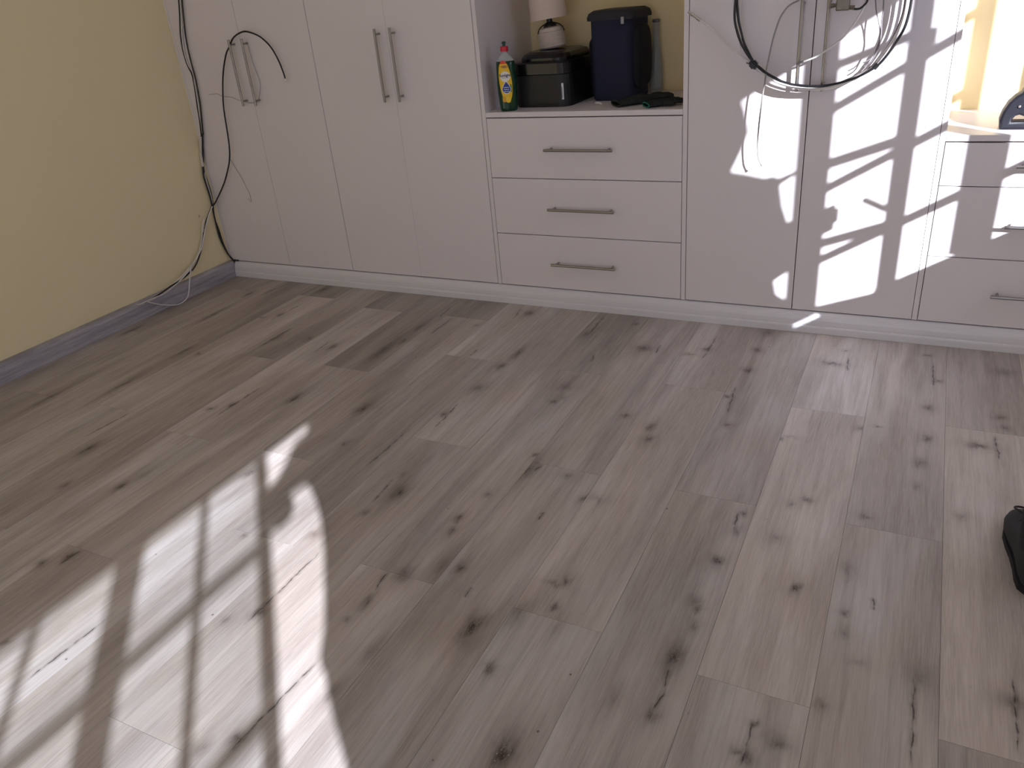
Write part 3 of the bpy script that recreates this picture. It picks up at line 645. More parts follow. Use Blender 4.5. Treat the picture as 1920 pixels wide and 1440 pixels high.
 'coil_b4': [(2.7815, -0.082, 1.2567), (2.7797, -0.082, 1.2164), (2.7785, -0.082, 1.1895), (2.7806, -0.082, 1.1522), (2.7913, -0.082, 1.1131), (2.8054, -0.082, 1.0793), (2.8242, -0.082, 1.0488), (2.8423, -0.082, 1.0245), (2.8519, -0.082, 1.014), (2.8743, -0.082, 0.9969), (2.8922, -0.082, 0.9825), (2.9153, -0.082, 0.9679), (2.9392, -0.082, 0.955), (2.9663, -0.082, 0.9455), (2.993, -0.082, 0.9388), (3.0419, -0.082, 0.9336), (3.0904, -0.082, 0.9341), (3.1368, -0.082, 0.9417), (3.1822, -0.082, 0.9556), (3.2161, -0.082, 0.9726), (3.2385, -0.082, 0.9872), (3.2551, -0.082, 1.002), (3.2772, -0.082, 1.0337), (3.2943, -0.082, 1.0654), (3.3101, -0.082, 1.0995), (3.3176, -0.082, 1.1396), (3.3201, -0.082, 1.1786), (3.3197, -0.082, 1.2157)],
}

def cable(bm, key_or_pts, r, sub=4, n=8):
    pts = CAB[key_or_pts] if isinstance(key_or_pts, str) else key_or_pts
    tube(bm, smooth_path(pts, sub), r, n)

def single(name, pts, r, mat, label, group=None):
    t = tag(empty(name, pts[0]), label, 'cable', group)
    o = Vector(pts[0])
    bm = bmesh.new(); cable(bm, [Vector(p) - o for p in pts], r)
    obj('sheath', bm, mat, t, smooth=True)
    return t, o
def plug(t, o, pts, r, mat, name='connector'):
    bm = bmesh.new()
    a, b = Vector(pts[0]) - o, Vector(pts[1]) - o
    q = [a.lerp(b, f) for f in (0, .25, .28, .45, .48, .7, .73, 1)]
    tube(bm, q, [r * .8, r * .8, r * 1.25, r * 1.25, r * .9, r * .9, r * 1.1, r * 1.1], 8)
    return obj(name, bm, mat, t)

single('black_cable', CAB['black_right'], 0.0036, BLACK_PVC, 'black cable running down beside the corner, right one of the upper pair, ends mid-height')
single('black_cable', CAB['black_left'], 0.0034, BLACK_PVC, 'black cable running down the corner edge, left one of the upper pair, reaching the baseboard')
single('black_cable', CAB['black_low'], 0.0040, BLACK_PVC, 'black cable curving down to the top of the grey baseboard in the corner')
single('white_cable', CAB['white_left'], 0.0028, WHITE_PVC, 'white cable between the two black cables along the corner')
single('cable_tape', CAB['white_tape'], 0.0078, TAPE, 'rough whitish tape wrapped around the cables in the corner')
pts = CAB['arc'] + CAB['wall_black'] + CAB['wall_black2']
t, o = single('black_cable', pts, 0.0038, BLACK_PVC, 'long black cable arching over the left door handles, running down to the baseboard')
plug(t, o, CAB['arc_tip'], 0.0042, CHROME)
pts = CAB['wall_white'] + CAB['wall_white2']
single('white_cable', pts, 0.0030, WHITE_PVC, 'white cable hanging on the cream wall, running alongside the long black cable')
pts = CAB['wall_white_b'] + CAB['wall_white_b2']
single('white_cable', pts, 0.0028, WHITE_PVC, 'outermost white cable on the cream wall, farthest left from the corner')
single('white_cable', CAB['loop'], 0.0030, WHITE_PVC, 'white cable hanging in a loop in front of the grey baseboard')
single('thin_wire', CAB['thin_loop'], 0.0009, GREY_PVC, 'thin grey wire looped around the leftmost pair of door handles')
single('thin_wire', CAB['thin_hook'], 0.0009, GREY_PVC, 'thin grey wire ending in a small hook on the first door')
for (x, y, z), lb in (((0.004, -0.1330, 0.3710), 'small cable clip nailed to the cream wall, upper one'), ((0.004, -0.120, 0.300), 'small cable clip nailed to the cream wall, lower one')):
    bm = bmesh.new()
    tube(bm, [(0, 0, -.006), (0.006, -0.004, -0.003), (0.008, -0.005, 0.003), (0, 0.0, .007)], 0.0016, 6)
    o_ = obj('cable_clip', bm, GREY_PVC); o_.location = (x, y, z); tag(o_, lb, 'clip')

# coil of cables on the right cabinet's handles
c0 = Vector((3.085, -0.055, 1.22))
coil = tag(empty('cable_coil', c0), 'large round coil of black and white cables hanging in front of the sunlit doors', 'cable coil')
def close(pts):
    """continue a strand over the top of the coil, out of the frame"""
    a = Vector(pts[0]); b = Vector(pts[-1]); m = (a + b) / 2; w = (b - a) / 2
    up = [m + w * math.cos(t) + Vector((0, 0, 0.27 * math.sin(t))) for t in [PI * q / 12 for q in range(1, 12)]]
    return [Vector(p) for p in pts] + up + [a]
def strand(key, r, mat, name, full=True, parent=coil, o=c0):
    pts = close(CAB[key]) if full else [Vector(p) for p in CAB[key]]
    bm = bmesh.new(); tube(bm, [p - o for p in smooth_path(pts, 4)], r, 8)
    return obj(name, bm, mat, parent, smooth=True)
strand('coil_black', 0.0044, BLACK_PVC, 'black_strand')
strand('coil_b3', 0.0036, BLACK_PVC, 'black_strand')  # this strand and the next are added to widen the coil's shadow
strand('coil_b4', 0.0036, BLACK_PVC, 'black_strand')
s2 = strand('coil_black2', 0.0044, BLACK_PVC, 'black_strand', False)
strand('coil_white', 0.0046, WHITE_PVC, 'white_strand')['label'] = 'white strand of the coil'
strand('coil_grey', 0.0040, GREY_PVC, 'grey_strand', False)['label'] = 'grey strand of the coil'
strand('coil_white2', 0.0026, WHITE_PVC, 'white_strand', False)
for p, a, w in ((CAB['clips'][0], 0.75, 0.026), (CAB['clips'][1], -0.7, 0.016)):
    bm = bmesh.new(); box(bm, -w / 2, w / 2, -0.009, 0.009, -0.0085, 0.0085, bev=0.001, seg=1)
    if w > 0.02: box(bm, -0.0085, 0.0085, -0.008, 0.008, -0.016, 0.016, bev=0.001, seg=1)
    obj('cable_clip', bm, BLACK, coil, loc=Vector(p) - c0, rot=(0, -a, 0))
single_pts = CAB['hang']
t, o = single('grey_wire', CAB['hang'], 0.0028, plain('dull_grey_wire', (150, 146, 142), 0.5), 'long grey-white wire hanging straight down inside the coil, tip lowest of all')
plug(t, o, CAB['hang_tip'], 0.0042, CHROME)
t, o = single('white_cable', CAB['fconn'], 0.0030, WHITE_PVC, 'white coaxial cable sticking out left of the coil')
plug(t, o, CAB['fconn_tip'], 0.0052, CHROME)
single('white_cable', CAB['branch'], 0.0016, WHITE_PVC, 'thin white cable rising along the left side of the coil')
t, o = single('white_cable', CAB['white_handle'], 0.0032, WHITE_PVC, 'white cable curving inside the coil, its plug touching the left steel handle')
plug(t, o, CAB['white_handle_tip'], 0.0042, GREY_PVC)
single('grey_wire', CAB['pair_a'], 0.0019, GREY_PVC, 'thin grey wire inside the right of the coil, left one of a pair')
single('grey_wire', CAB['pair_b'], 0.0021, GREY_PVC, 'thin grey wire inside the right of the coil, right one of a pair')
sp = CAB['splitter']
m = Vector((3.121, -0.06, 1.178))
t = tag(empty('coax_splitter', m), 'small metal coaxial splitter with a black cable, at top edge', 'splitter')
ZN = plain('dull_zinc', (128, 120, 108), 0.45, metal=0.8, var=0.2, scale=90)
bm = bmesh.new(); box(bm, -0.022, 0.02, -0.008, 0.008, -0.018, 0.03, bev=0.004)
obj('splitter_body', bm, ZN, t)
for a, b in (((-0.018, 0, 0.0), (-0.038, 0, -0.002)), ((0.018, 0, -0.008), (0.034, 0, -0.012)), ((0.012, 0, 0.028), (0.02, 0, 0.05)), ((-0.016, 0, 0.024), (-0.034, 0, 0.03))):
    bm = bmesh.new(); A = Vector(a); B = Vector(b)
    tube(bm, [A, A.lerp(B, .5), A.lerp(B, .52), B], [0.0055, 0.0055, 0.007, 0.007], 8)
    obj('port', bm, ZN, t)
bm = bmesh.new(); cable(bm, [Vector(p) - m for p in CAB['splitter_cable']], 0.0034)
obj('cable', bm, BLACK_PVC, t, smooth=True)

# ------------------------------------------------------------------ niche: dish soap bottle
ZC = 0.8535
bot = tag(empty('dish_soap_bottle', (1.822, 0.046, ZC), (0, 0, 0.40)), 'clear dish soap bottle with green liquid, yellow label and red cap', 'bottle')
PB = [(0.000, .033), (0.004, .036), (0.03, .038), (0.07, .0405), (0.11, .041), (0.15, .040), (0.19, .0385), (0.201, .036), (0.212, .028), (0.220, .020), (0.226, .0135), (0.236, .012)]
def bw(z):
    for (za, a), (zb, b) in zip(PB, PB[1:]):
        if za <= z <= zb: return a + (b - a) * (z - za) / (zb - za)
    return PB[-1][1]
def bd(z): return bw(z) * (0.64 if z < 0.2 else 0.64 + min(1, (z - 0.2) / 0.026) * 0.36)
def bsurf(x, z, off=0.0):
    a, b = bw(z) + off, bd(z) + off
    return -b * math.sqrt(max(0.0, 1 - (x / a) ** 2))
def bottle_shell(z0, z1, sc, n=36, m=30):
    bm = bmesh.new(); rings = []
    for i in range(m + 1):
        z = z0 + (z1 - z0) * i / m
        rings.append([bm.verts.new((bw(z) * sc * math.cos(2 * PI * k / n), bd(z) * sc * math.sin(2 * PI * k / n), z)) for k in range(n)])
    for a, b in zip(rings, rings[1:]):
        for k in range(n): bm.faces.new((a[k], a[(k + 1) % n], b[(k + 1) % n], b[k]))
    bm.faces.new(list(reversed(rings[0]))); bm.faces.new(rings[-1])
    return bm
k = NT('green_liquid'); k.col(S((10, 66, 42))); k.rough(0.12); k.b.inputs['Transmission Weight'].default_value = 0.25; GREEN = k.m
k = NT('clear_plastic'); k.col(S((214, 222, 218))); k.rough(0.15); k.b.inputs['Alpha'].default_value = 0.35; CLEAR = k.m
obj('liquid', bottle_shell(0.0, 0.196, 1.0), GREEN, bot, smooth=True)
obj('bottle_neck', bottle_shell(0.1962, 0.236, 1.0), CLEAR, bot, smooth=True)
bm = bmesh.new(); lathe(bm, [(0.0158, 0.233), (0.0165, 0.235), (0.0163, 0.25), (0.0145, 0.2525), (0.007, 0.2528)], 24)
obj('cap', bm, plain('red_cap', (206, 30, 52), 0.35), bot, smooth=False)
bm = bmesh.new(); lathe(bm, [(0.006, 0.2528), (0.0062, 0.262), (0.0092, 0.264), (0.0085, 0.267), (0.005, 0.2705)], 20)
obj('nozzle', bm, plain('dark_green_nozzle', (14, 66, 54), 0.4), bot, smooth=False)
# ribs down the right flank
for i in range(9):
    z = 0.045 + i * 0.013
    bm = bmesh.new(); bmesh.ops.create_icosphere(bm, subdivisions=1, radius=1.0)
    for v in bm.verts: v.co = Vector((v.co.x * 0.004, v.co.y * 0.0025, v.co.z * 0.0045))
    obj('grip_bump', bm, GREEN, bot, smooth=True, loc=(bw(z) * 0.80, bsurf(bw(z) * 0.80, z), z))
def label_patch(name, outline, off, mat, parent, step=0.0022):
    """outline = function z -> (x0, x1); patch laid on the bottle front"""
    z0, z1, fn = outline
    bm = bmesh.new(); rows = []; m = max(4, int((z1 - z0) / step)); n = 12
    for i in range(m + 1):
        z = z0 + (z1 - z0) * i / m; a, b = fn(z)
        rows.append([bm.verts.new((a + (b - a) * q / n, bsurf(a + (b - a) * q / n, z, off), z)) for q in range(n + 1)])
    for a, b in zip(rows, rows[1:]):
        for q in range(n): bm.faces.new((a[q], a[q + 1], b[q + 1], b[q]))
    return obj(name, bm, mat, parent)
def ell(cx, cz, rx, rz, za=None, zb=None, sk=0.0):
    za = cz - rz if za is None else za; zb = cz + rz if zb is None else zb
    def f(z):
        w = rx * math.sqrt(max(0.0, 1 - ((z - cz) / rz) ** 2)); c = cx + sk * (z - cz)
        return c - w, c + w
    return (za, zb, f)
YEL = plain('yellow_label', (240, 196, 30), 0.4, var=0.05)
lab = label_patch('label', ell(-0.004, 0.118, 0.0265, 0.083, sk=-0.06), 0.0004, YEL, bot)
label_patch('label_print', ell(-0.004, 0.118, 0.0265, 0.083, za=0.187, sk=-0.06), 0.0007, plain('orange_red_print', (226, 72, 30), 0.4), lab)
label_patch('label_print', ell(-0.0045, 0.138, 0.0215, 0.020), 0.0007, plain('white_print', (236, 234, 226), 0.4), lab)
label_patch('label_print', ell(-0.004, 0.176, 0.017, 0.007), 0.0007, plain('amber_print', (214, 150, 20), 0.4), lab)
label_patch('label_print', ell(-0.014, 0.049, 0.0075, 0.012), 0.0007, plain('lemon_print', (226, 170, 12), 0.4), lab)
label_patch('label_print', ell(0.003, 0.046, 0.010, 0.012), 0.0008, plain('lemon_print_bright', (248, 206, 44), 0.4), lab)
label_patch('label_print', ell(0.0165, 0.092, 0.004, 0.017), 0.0008, plain('leaf_print', (92, 128, 34), 0.4), lab)
def drop(cx, cz, r, h):
    def f(z):
        if z < cz: w = r * math.sqrt(max(0, 1 - ((z - cz) / r) ** 2))
        else:
            u = (z - cz) / h; w = r * (1 - u) ** 0.9 * (1 + 0.35 * u)
        return cx - w, cx + w
    return (cz - r, cz + h, f)
label_patch('label_print', drop(-0.002, 0.090, 0.0195, 0.032), 0.0009, plain('pale_drop_edge', (236, 236, 238), 0.4), lab)
label_patch('label_print', drop(-0.002, 0.090, 0.0172, 0.028), 0.0012, plain('blue_drop_print', (32, 58, 140), 0.4), lab)
for z in (0.080, 0.088, 0.096):
    label_patch('label_print', (z - 0.0011, z + 0.0011, lambda q: (-0.0135, 0.0095)), 0.0015, plain('white_line_print', (222, 224, 232), 0.4), lab, 0.001)
def text_on(name, body, size, cx, cz, off, mat, parent, surf, bold=0.0):
    cu = bpy.data.curves.new(name, 'FONT'); cu.body = body; cu.size = size; cu.align_x = 'CENTER'; cu.align_y = 'CENTER'
    cu.offset = bold; cu.resolution_u = 2
    to = bpy.data.objects.new(name + '_src', cu); link(to)
    dg = bpy.context.evaluated_depsgraph_get(); dg.update()
    me = bpy.data.meshes.new_from_object(to.evaluated_get(dg))
    bpy.data.objects.remove(to)
    for v in me.vertices:
        x, z = v.co.x + cx, v.co.y + cz
        v.co = Vector((x, surf(x, z, off), z))
    o = bpy.data.objects.new(name, me); link(o); me.materials.clear(); me.materials.append(mat); o.parent = parent
    return o
INK = plain('dark_blue_ink', (26, 20, 56), 0.5)
text_on('lettering', 'Sunlight', 0.0148, -0.0045, 0.1425, 0.0013, INK, lab, bsurf, 0.00035)
label_patch('label_print', (0.1325, 0.1333, lambda q: (-0.018, 0.010)), 0.0012, INK, lab, 0.0006)
text_on('lettering', 'regular', 0.0065, -0.004, 0.1765, 0.0013, INK, lab, bsurf, 0.0001)

# ------------------------------------------------------------------ niche: black multicooker / bread bin
app = tag(empty('black_appliance', (1.942, 0.30, ZC), (0, 0, 0)), 'black boxy kitchen appliance with domed lid, in niche behind the soap bottle', 'appliance')
def rbox(bm, hx, hy, z0, z1, r, n=6, top=1.0, mi=0):
    """rounded-corner prism, optional top scale"""
    rings = []
    for z, s in ((z0, 1.0), (z1, top)):
        ring = []
        for cx, cy, a0 in ((1, 1, 0), (-1, 1, PI / 2), (-1, -1, PI), (1, -1, 3 * PI / 2)):
            for q in range(n + 1):
                a = a0 + PI / 2 * q / n
                ring.append(bm.verts.new(((cx * (hx - r) + r * math.cos(a)) * s, (cy * (hy - r) + r * math.sin(a)) * s, z)))
        rings.append(ring)
    m = len(rings[0])
    for q in range(m): bm.faces.new((rings[0][q], rings[0][(q + 1) % m], rings[1][(q + 1) % m], rings[1][q])).material_index = mi
    bm.faces.new(list(reversed(rings[0]))).material_index = mi; bm.faces.new(rings[1]).material_index = mi
GLOSS = plain('glossy_black', (9, 9, 10), 0.25, var=0.05)
bm = bmesh.new(); rbox(bm, 0.127, 0.185, 0.0, 0.008, 0.05); rbox(bm, 0.131, 0.19, 0.008, 0.128, 0.05)
obj('body', bm, plain('satin_black', (9, 9, 10), 0.45), app)
bm = bmesh.new(); rbox(bm, 0.1335, 0.1925, 0.131, 0.172, 0.05); rbox(bm, 0.1335, 0.1925, 0.172, 0.178, 0.05, top=0.975)
rbox(bm, 0.112, 0.165, 0.178, 0.190, 0.06); rbox(bm, 0.112, 0.165, 0.190, 0.205, 0.06, top=0.90); rbox(bm, 0.1, 0.148, 0.205, 0.212, 0.06, top=0.85)
obj('lid', bm, GLOSS, app)
st = obj('barcode_sticker', boxm(0.094, 0.106, -0.1872, -0.1862, 0.030, 0.094), plain('sticker_paper', (224, 224, 230), 0.6), app)
st.rotation_euler = (0, 0, 0)
bm = bmesh.new(); r_ = random.Random(2); z = 0.036
while z < 0.080:
    h = 0.0006 + r_.random() * 0.0012
    box(bm, 0.0965, 0.1015, -0.1876, -0.1873, z, z + h); z += h + 0.0008 + r_.random() * 0.001
obj('barcode', bm, INK, st)

# ------------------------------------------------------------------ niche: lamp
lamp = tag(empty('table_lamp', (1.925, 0.31, ZC + 0.2155), (0, -0.10, 0)), 'lamp with white drum shade and ribbed white jug base, on the black appliance', 'lamp')
CER = plain('ribbed_ceramic', (206, 192, 180), 0.6, var=0.03)
prof = [(0.050, 0.0), (0.054, 0.003)]
z = 0.006
while z < 0.062:
    prof += [(0.0565, z), (0.058, z + 0.002), (0.0565, z + 0.004)]; z += 0.0055
prof += [(0.056, 0.064), (0.050, 0.068), (0.049, 0.080), (0.030, 0.084)]
bm = bmesh.new(); lathe(bm, prof, 40); obj('base', bm, CER, lamp)
bm = bmesh.new(); lathe(bm, [(0.030, 0.084), (0.028, 0.092), (0.020, 0.100), (0.012, 0.104), (0.012, 0.125)], 24)
obj('lamp_holder', bm, BLACK, lamp)
bm = bmesh.new()
tube(bm, [Vector((0.062 * math.cos(a), 0, 0.060 + 0.040 * math.sin(a))) for a in [PI * q / 16 for q in range(17)]], 0.0028, 8)
obj('jug_handle', bm, BLACK, lamp, smooth=True)
k = NT('fabric_shade'); k.col(S((214, 198, 182))); k.rough(0.85)
bm = bmesh.new()
lathe(bm, [(0.0795, 0.1155), (0.0725, 0.285), (0.0715, 0.285), (0.0785, 0.1155), (0.0795, 0.1155)], 48, cap0=False, cap1=False)
obj('lamp_shade', bm, k.m, lamp, smooth=False)
bm = bmesh.new()
for a in (0.3, 0.3 + 2 * PI / 3, 0.3 + 4 * PI / 3):
    tube(bm, [(0.01 * math.cos(a), 0.01 * math.sin(a), 0.124), (0.078 * math.cos(a), 0.078 * math.sin(a), 0.124)], 0.0015, 6)
obj('shade_ring', bm, STEEL, lamp)

# ------------------------------------------------------------------ niche: navy cooler bag
NAVY = plain('navy_fabric', (33, 36, 60), 0.85, var=0.12, scale=120, bump=0.25)
bag = tag(empty('navy_bag', (2.216, 0.345, ZC), (0, 0, -0.10)), 'tall navy blue bag with dark grey lid flap and black side pocket, in niche', 'bag')
bm = bmesh.new(); rbox(bm, 0.088, 0.094, 0.0, 0.006, 0.03, top=1.03); rbox(bm, 0.092, 0.098, 0.006, 0.315, 0.03, top=1.02)
obj('bag_body', bm, NAVY, bag)
bm = bmesh.new(); rbox(bm, 0.108, 0.110, 0.312, 0.324, 0.035); rbox(bm, 0.108, 0.110, 0.324, 0.339, 0.035, top=0.95); rbox(bm, 0.1025, 0.1045, 0.339, 0.349, 0.035, top=0.84)
obj('lid_flap', bm, plain('charcoal_fabric', (48, 48, 54), 0.85, bump=0.2), bag)
def blob(cx, cy, cz, sx, sy, sz, pw=0.6):
    bm = bmesh.new(); bmesh.ops.create_uvsphere(bm, u_segments=20, v_segments=14, radius=1.0)
    for v in bm.verts:
        c = v.co
        v.co = Vector((cx + sx * math.copysign(abs(c.x) ** pw, c.x), cy + sy * math.copysign(abs(c.y) ** pw, c.y), cz + sz * math.copysign(abs(c.z) ** pw, c.z)))
    return bm
MESH = plain('black_mesh_fabric', (18, 18, 26), 0.9, var=0.2, scale=200, bump=0.4)
obj('side_pocket', blob(0.096, -0.005, 0.165, 0.030, 0.072, 0.125), MESH, bag, smooth=True)
bm = bmesh.new(); tube(bm, smooth_path([(-0.092, -0.03, 0.24), (-0.116, -0.03, 0.225), (-0.116, -0.03, 0.17), (-0.113, -0.03, 0.10), (-0.112, -0.03, 0.03), (-0.092, -0.03, 0.012)], 4), 0.011, 8)
obj('strap', bm, MESH, bag, smooth=True)
bm = bmesh.new(); box(bm, 0.060, 0.073, -0.1185, -0.113, 0.296, 0.322, bev=0.002)
o_ = obj('lid_tag', bm, plain('worn_white_tag', (168, 168, 172), 0.6, var=0.3, scale=200), bag); o_['label'] = 'small pale tag on the lid'

# ------------------------------------------------------------------ niche: glass bottle, gloves, chalk bit
k = NT('clear_glass'); k.col(S((196, 204, 202))); k.rough(0.08); k.b.inputs['Alpha'].default_value = 0.22; k.b.inputs['IOR'].default_value = 1.5
v_ = tag(empty('glass_bottle', (2.336, 0.462, ZC)), 'tall clear empty glass bottle between navy bag and niche wall', 'bottle')
bm = bmesh.new()
lathe(bm, [(0.026, 0.0), (0.030, 0.003), (0.031, 0.02), (0.030, 0.09), (0.026, 0.14), (0.018, 0.19), (0.0145, 0.22), (0.0145, 0.29), (0.0125, 0.29), (0.0122, 0.22), (0.0155, 0.19), (0.0235, 0.14), (0.0272, 0.09), (0.0285, 0.02), (0.026, 0.012)], 32)
obj('glass_body', bm, k.m, v_, smooth=True)
bm = bmesh.new(); lathe(bm, [(0.0145, 0.281), (0.0158, 0.282), (0.0158, 0.289), (0.0145, 0.2925), (0.0125, 0.2925)], 24, cap0=False, cap1=False)
obj('bottle_rim', bm, plain('dark_glass_rim', (96, 100, 102), 0.2), v_, smooth=True)

def glove(name, loc, rot, mat, cuffmat, label, flip=1):
    t = tag(empty(name, loc, rot), label, 'glove', 'work gloves lying on the niche counter')
    bm = bmesh.new()
    def cap(pts, r, sq=0.45):
        b2 = bmesh.new(); P = smooth_path(pts, 3); n = len(P)
        rr = [r * (0.5 if i == 0 else 0.55 if i == n - 1 else 1.0 - 0.15 * i / n) for i in range(n)]
        tube(b2, P, rr, 8)
        for v in b2.verts: v.co.z = P[0].z + (v.co.z - P[0].z) * sq
        me = bpy.data.meshes.new('t'); b2.to_mesh(me); b2.free(); bm.from_mesh(me); bpy.data.meshes.remove(me)
    cap([(0.0, 0, .012), (0.05, 0.0, .012), (0.10, 0.002 * flip, .013), (0.135, 0.0, .012)], 0.036, 0.36)
    for i, (yy, L, bend) in enumerate(((-0.028, .055, -.012), (-0.009, .075, -.004), (0.010, .070, .006), (0.028, .052, .014))):
        cap([(0.118, yy * flip, .013), (0.118 + L * .5, (yy + bend * .5) * flip, .016), (0.118 + L, (yy + bend) * flip, .013)], 0.0125, 0.7)
    cap([(0.055, -0.025 * flip, .012), (0.085, -0.052 * flip, .014), (0.11, -0.062 * flip, .012)], 0.0125, 0.75)
    obj('glove_hand', bm, mat, t, smooth=True)
    bm = bmesh.new(); n = 20
    r0 = [bm.verts.new((-0.034, 0.041 * math.cos(2 * PI * q / n), 0.009 + 0.0075 * math.sin(2 * PI * q / n))) for q in range(n)]
    r1 = [bm.verts.new((0.012, 0.035 * math.cos(2 * PI * q / n), 0.011 + 0.010 * math.sin(2 * PI * q / n))) for q in range(n)]
    for q in range(n): bm.faces.new((r0[q], r0[(q + 1) % n], r1[(q + 1) % n], r1[q]))
    obj('cuff', bm, mat, t, smooth=True)
    bm = bmesh.new()
    tube(bm, [(-0.035, 0.041 * math.cos(2 * PI * q / n), 0.009 + 0.0075 * math.sin(2 * PI * q / n)) for q in range(n + 1)], 0.003, 6, caps=False)
    o = obj('cuff_trim', bm, cuffmat, t, smooth=True)
    return t
GLV = plain('dark_glove', (24, 30, 28), 0.75, var=0.2, scale=80, bump=0.3)
g = glove('work_glove', (2.437, 0.070, ZC - 0.0002), (0, 0, 0.62), GLV, plain('teal_trim', (20, 110, 98), 0.7), 'dark work glove with a teal cuff edge, on niche counter front', 1)
g.scale = (0.66, 1.0, 1.1)
g = glove('work_glove', (2.312, 0.115, ZC + 0.0002), (0, 0, 0.72), GLV, GLV, 'all black work glove lying behind the teal-cuffed glove', -1)
g.scale = (1.08, 1.2, 1.35)
bm = bmesh.new(); tube(bm, [(-0.018, 0.012, 0.005), (-0.012, 0.008, 0.006), (0.012, -0.008, 0.006), (0.018, -0.012, 0.004)], [0.003, 0.0055, 0.005, 0.003], 8)
o_ = obj('plaster_chip', bm, plain('white_chip', (232, 226, 220), 0.8)); o_.location = (2.183, 0.155, ZC); tag(o_, 'small white chip on the niche counter in front of the navy bag', 'chip')

# ------------------------------------------------------------------ right counter: dark navy tool
def filled(name, outer, hole, depth, mat, parent, loc):
    cu = bpy.data.curves.new(name, 'CURVE'); cu.dimensions = '2D'; cu.fill_mode = 'BOTH'
    cu.extrude = depth / 2 - 0.008; cu.bevel_depth = 0.008; cu.bevel_resolution = 3
    for ptsx in [outer] + hole:
        sp_ = cu.splines.new('POLY'); sp_.points.add(len(ptsx) - 1); sp_.use_cyclic_u = True
        for i, (x, z) in enumerate(ptsx): sp_.points[i].co = (x, z, 0, 1)
    to = bpy.data.objects.new(name + '_src', cu); link(to)
    dg = bpy.context.evaluated_depsgraph_get(); dg.update()
    me = bpy.data.meshes.new_from_object(to.evaluated_get(dg)); bpy.data.objects.remove(to)
    for v in me.vertices: v.co = Vector((v.co.x, -v.co.z, v.co.y))
    for p in me.polygons: p.use_smooth = True
    o = bpy.data.objects.new(name, me); link(o); me.materials.clear(); me.materials.append(mat); o.parent = parent; o.location = loc
    return o
tool = tag(empty('dark_tool', (3.70, 0.12, 0.755)), 'dark navy plastic tool with an open loop base, on sunlit counter at right edge', 'tool')
outer = [(-0.060, 0.009), (-0.063, 0.03), (-0.058, 0.055), (-0.046, 0.082), (-0.030, 0.100), (-0.015, 0.110), (-0.008, 0.125), (-0.001, 0.158), (0.02, 0.19), (0.06, 0.205), (0.11, 0.20), (0.14, 0.17), (0.15, 0.12), (0.145, 0.06), (0.13, 0.009)]
hole = [[(-0.046, 0.0165), (-0.043, 0.036), (-0.034, 0.050), (-0.018, 0.056), (0.0, 0.050), (0.06, 0.054), (0.095, 0.046), (0.108, 0.0165)]]
NV = plain('dark_navy_plastic', (20, 20, 32), 0.5, var=0.06)
filled('tool_body', outer, hole, 0.07, NV, tool, (0, 0, 0))
bm = bmesh.new(); bmesh.ops.create_uvsphere(bm, u_segments=12, v_segments=8, radius=0.005)
obj('rivet', bm, CHROME, tool, smooth=True, loc=(-0.022, -0.036, 0.075))
bm = bmesh.new(); tube(bm, [(0.004, -0.0345, 0.04), (0.000, -0.035, 0.07), (-0.004, -0.035, 0.11)], 0.0012, 6)
obj('seam_line', bm, BLACK, tool)

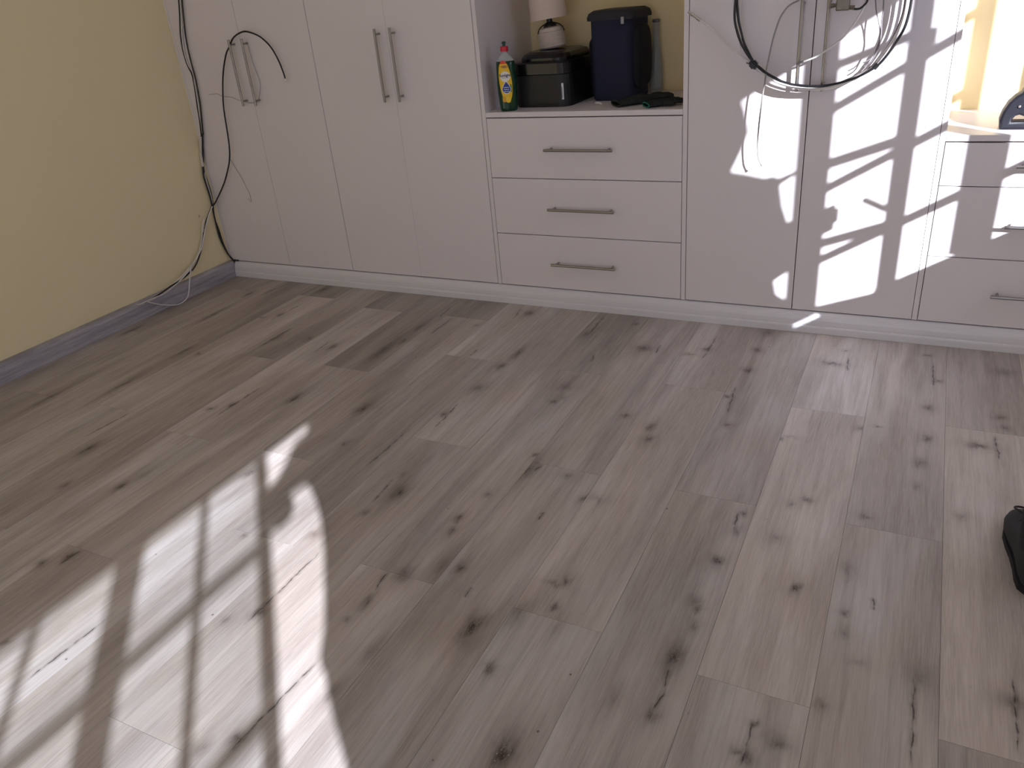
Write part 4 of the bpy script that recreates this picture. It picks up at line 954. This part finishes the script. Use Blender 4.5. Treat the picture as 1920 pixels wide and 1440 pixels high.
# ------------------------------------------------------------------ shoe at the right edge
shoe = tag(empty('black_shoe', (3.772, -1.075, 0.0), (0, 0, 0.0)), 'black shoe standing on the floor at the right edge, toe and lace loop showing', 'shoe')
SH = plain('black_suede', (40, 40, 44), 0.85, var=0.15, scale=90, bump=0.2)
secs = [(0.0, .012, .030), (0.006, .028, .040), (0.02, .041, .050), (0.05, .052, .058), (0.09, .056, .064), (0.13, .052, .078), (0.17, .045, .092), (0.21, .041, .104), (0.25, .040, .108), (0.28, .035, .106), (0.295, .022, .10), (0.30, .010, .09)]
def loft(secs, z0, fac, wadd, n=20, top=True):
    bm = bmesh.new(); rings = []
    for s, w, h in secs:
        ring = []
        for q in range(n):
            a = 2 * PI * q / n
            zz = z0 + (h * fac - z0) * (0.5 - 0.5 * math.cos(a))
            # squarer low, rounder high
            x = math.sin(a) * (w + wadd)
            ring.append(bm.verts.new((math.copysign(abs(x / (w + wadd)) ** 0.75 * (w + wadd), x), -s, zz)))
        rings.append(ring)
    for a, b in zip(rings, rings[1:]):
        for q in range(n): bm.faces.new((a[q], a[(q + 1) % n], b[(q + 1) % n], b[q]))
    bm.faces.new(list(reversed(rings[0]))); bm.faces.new(rings[-1])
    bmesh.ops.recalc_face_normals(bm, faces=bm.faces)
    return bm
obj('upper', loft(secs, 0.006, 1.0, 0.0), SH, shoe, smooth=True)
bm = bmesh.new(); n = len(secs)
L_ = [bm.verts.new((-(w - 0.003), -s, z)) for z in (0.0005,) for s, w, h in secs] + [bm.verts.new(((w - 0.003), -s, 0.0005)) for s, w, h in reversed(secs)]
f = bm.faces.new(L_); r = bmesh.ops.extrude_face_region(bm, geom=[f])
for v in [g_ for g_ in r['geom'] if isinstance(g_, bmesh.types.BMVert)]: v.co.z = 0.017
bmesh.ops.recalc_face_normals(bm, faces=bm.faces)
obj('sole', bm, BLACK_MATT, shoe)
bm = bmesh.new()
tube(bm, smooth_path([(0.0, -0.10, 0.071), (-0.022, -0.080, 0.078), (-0.036, -0.056, 0.072), (-0.028, -0.036, 0.064), (-0.010, -0.044, 0.066), (0.0, -0.10, 0.074), (0.020, -0.085, 0.080), (0.024, -0.07, 0.072), (0.006, -0.075, 0.072)], 4), 0.0028, 6)
for i in range(4):
    y = -0.095 - i * 0.022; z = 0.069 + i * 0.0115
    tube(bm, [(-0.026, y, z - 0.006), (-0.012, y, z + 0.004), (0.012, y - 0.004, z + 0.004), (0.026, y - 0.006, z - 0.006)], 0.0026, 6)
obj('laces', bm, BLACK_MATT, shoe, smooth=True)
bm = bmesh.new(); lathe(bm, [(0.043, 0.095), (0.046, 0.12), (0.050, 0.20), (0.048, 0.20), (0.044, 0.12), (0.040, 0.095)], 24, cy=-0.235, cap0=False, cap1=False)
obj('ankle_collar', bm, SH, shoe, smooth=True)
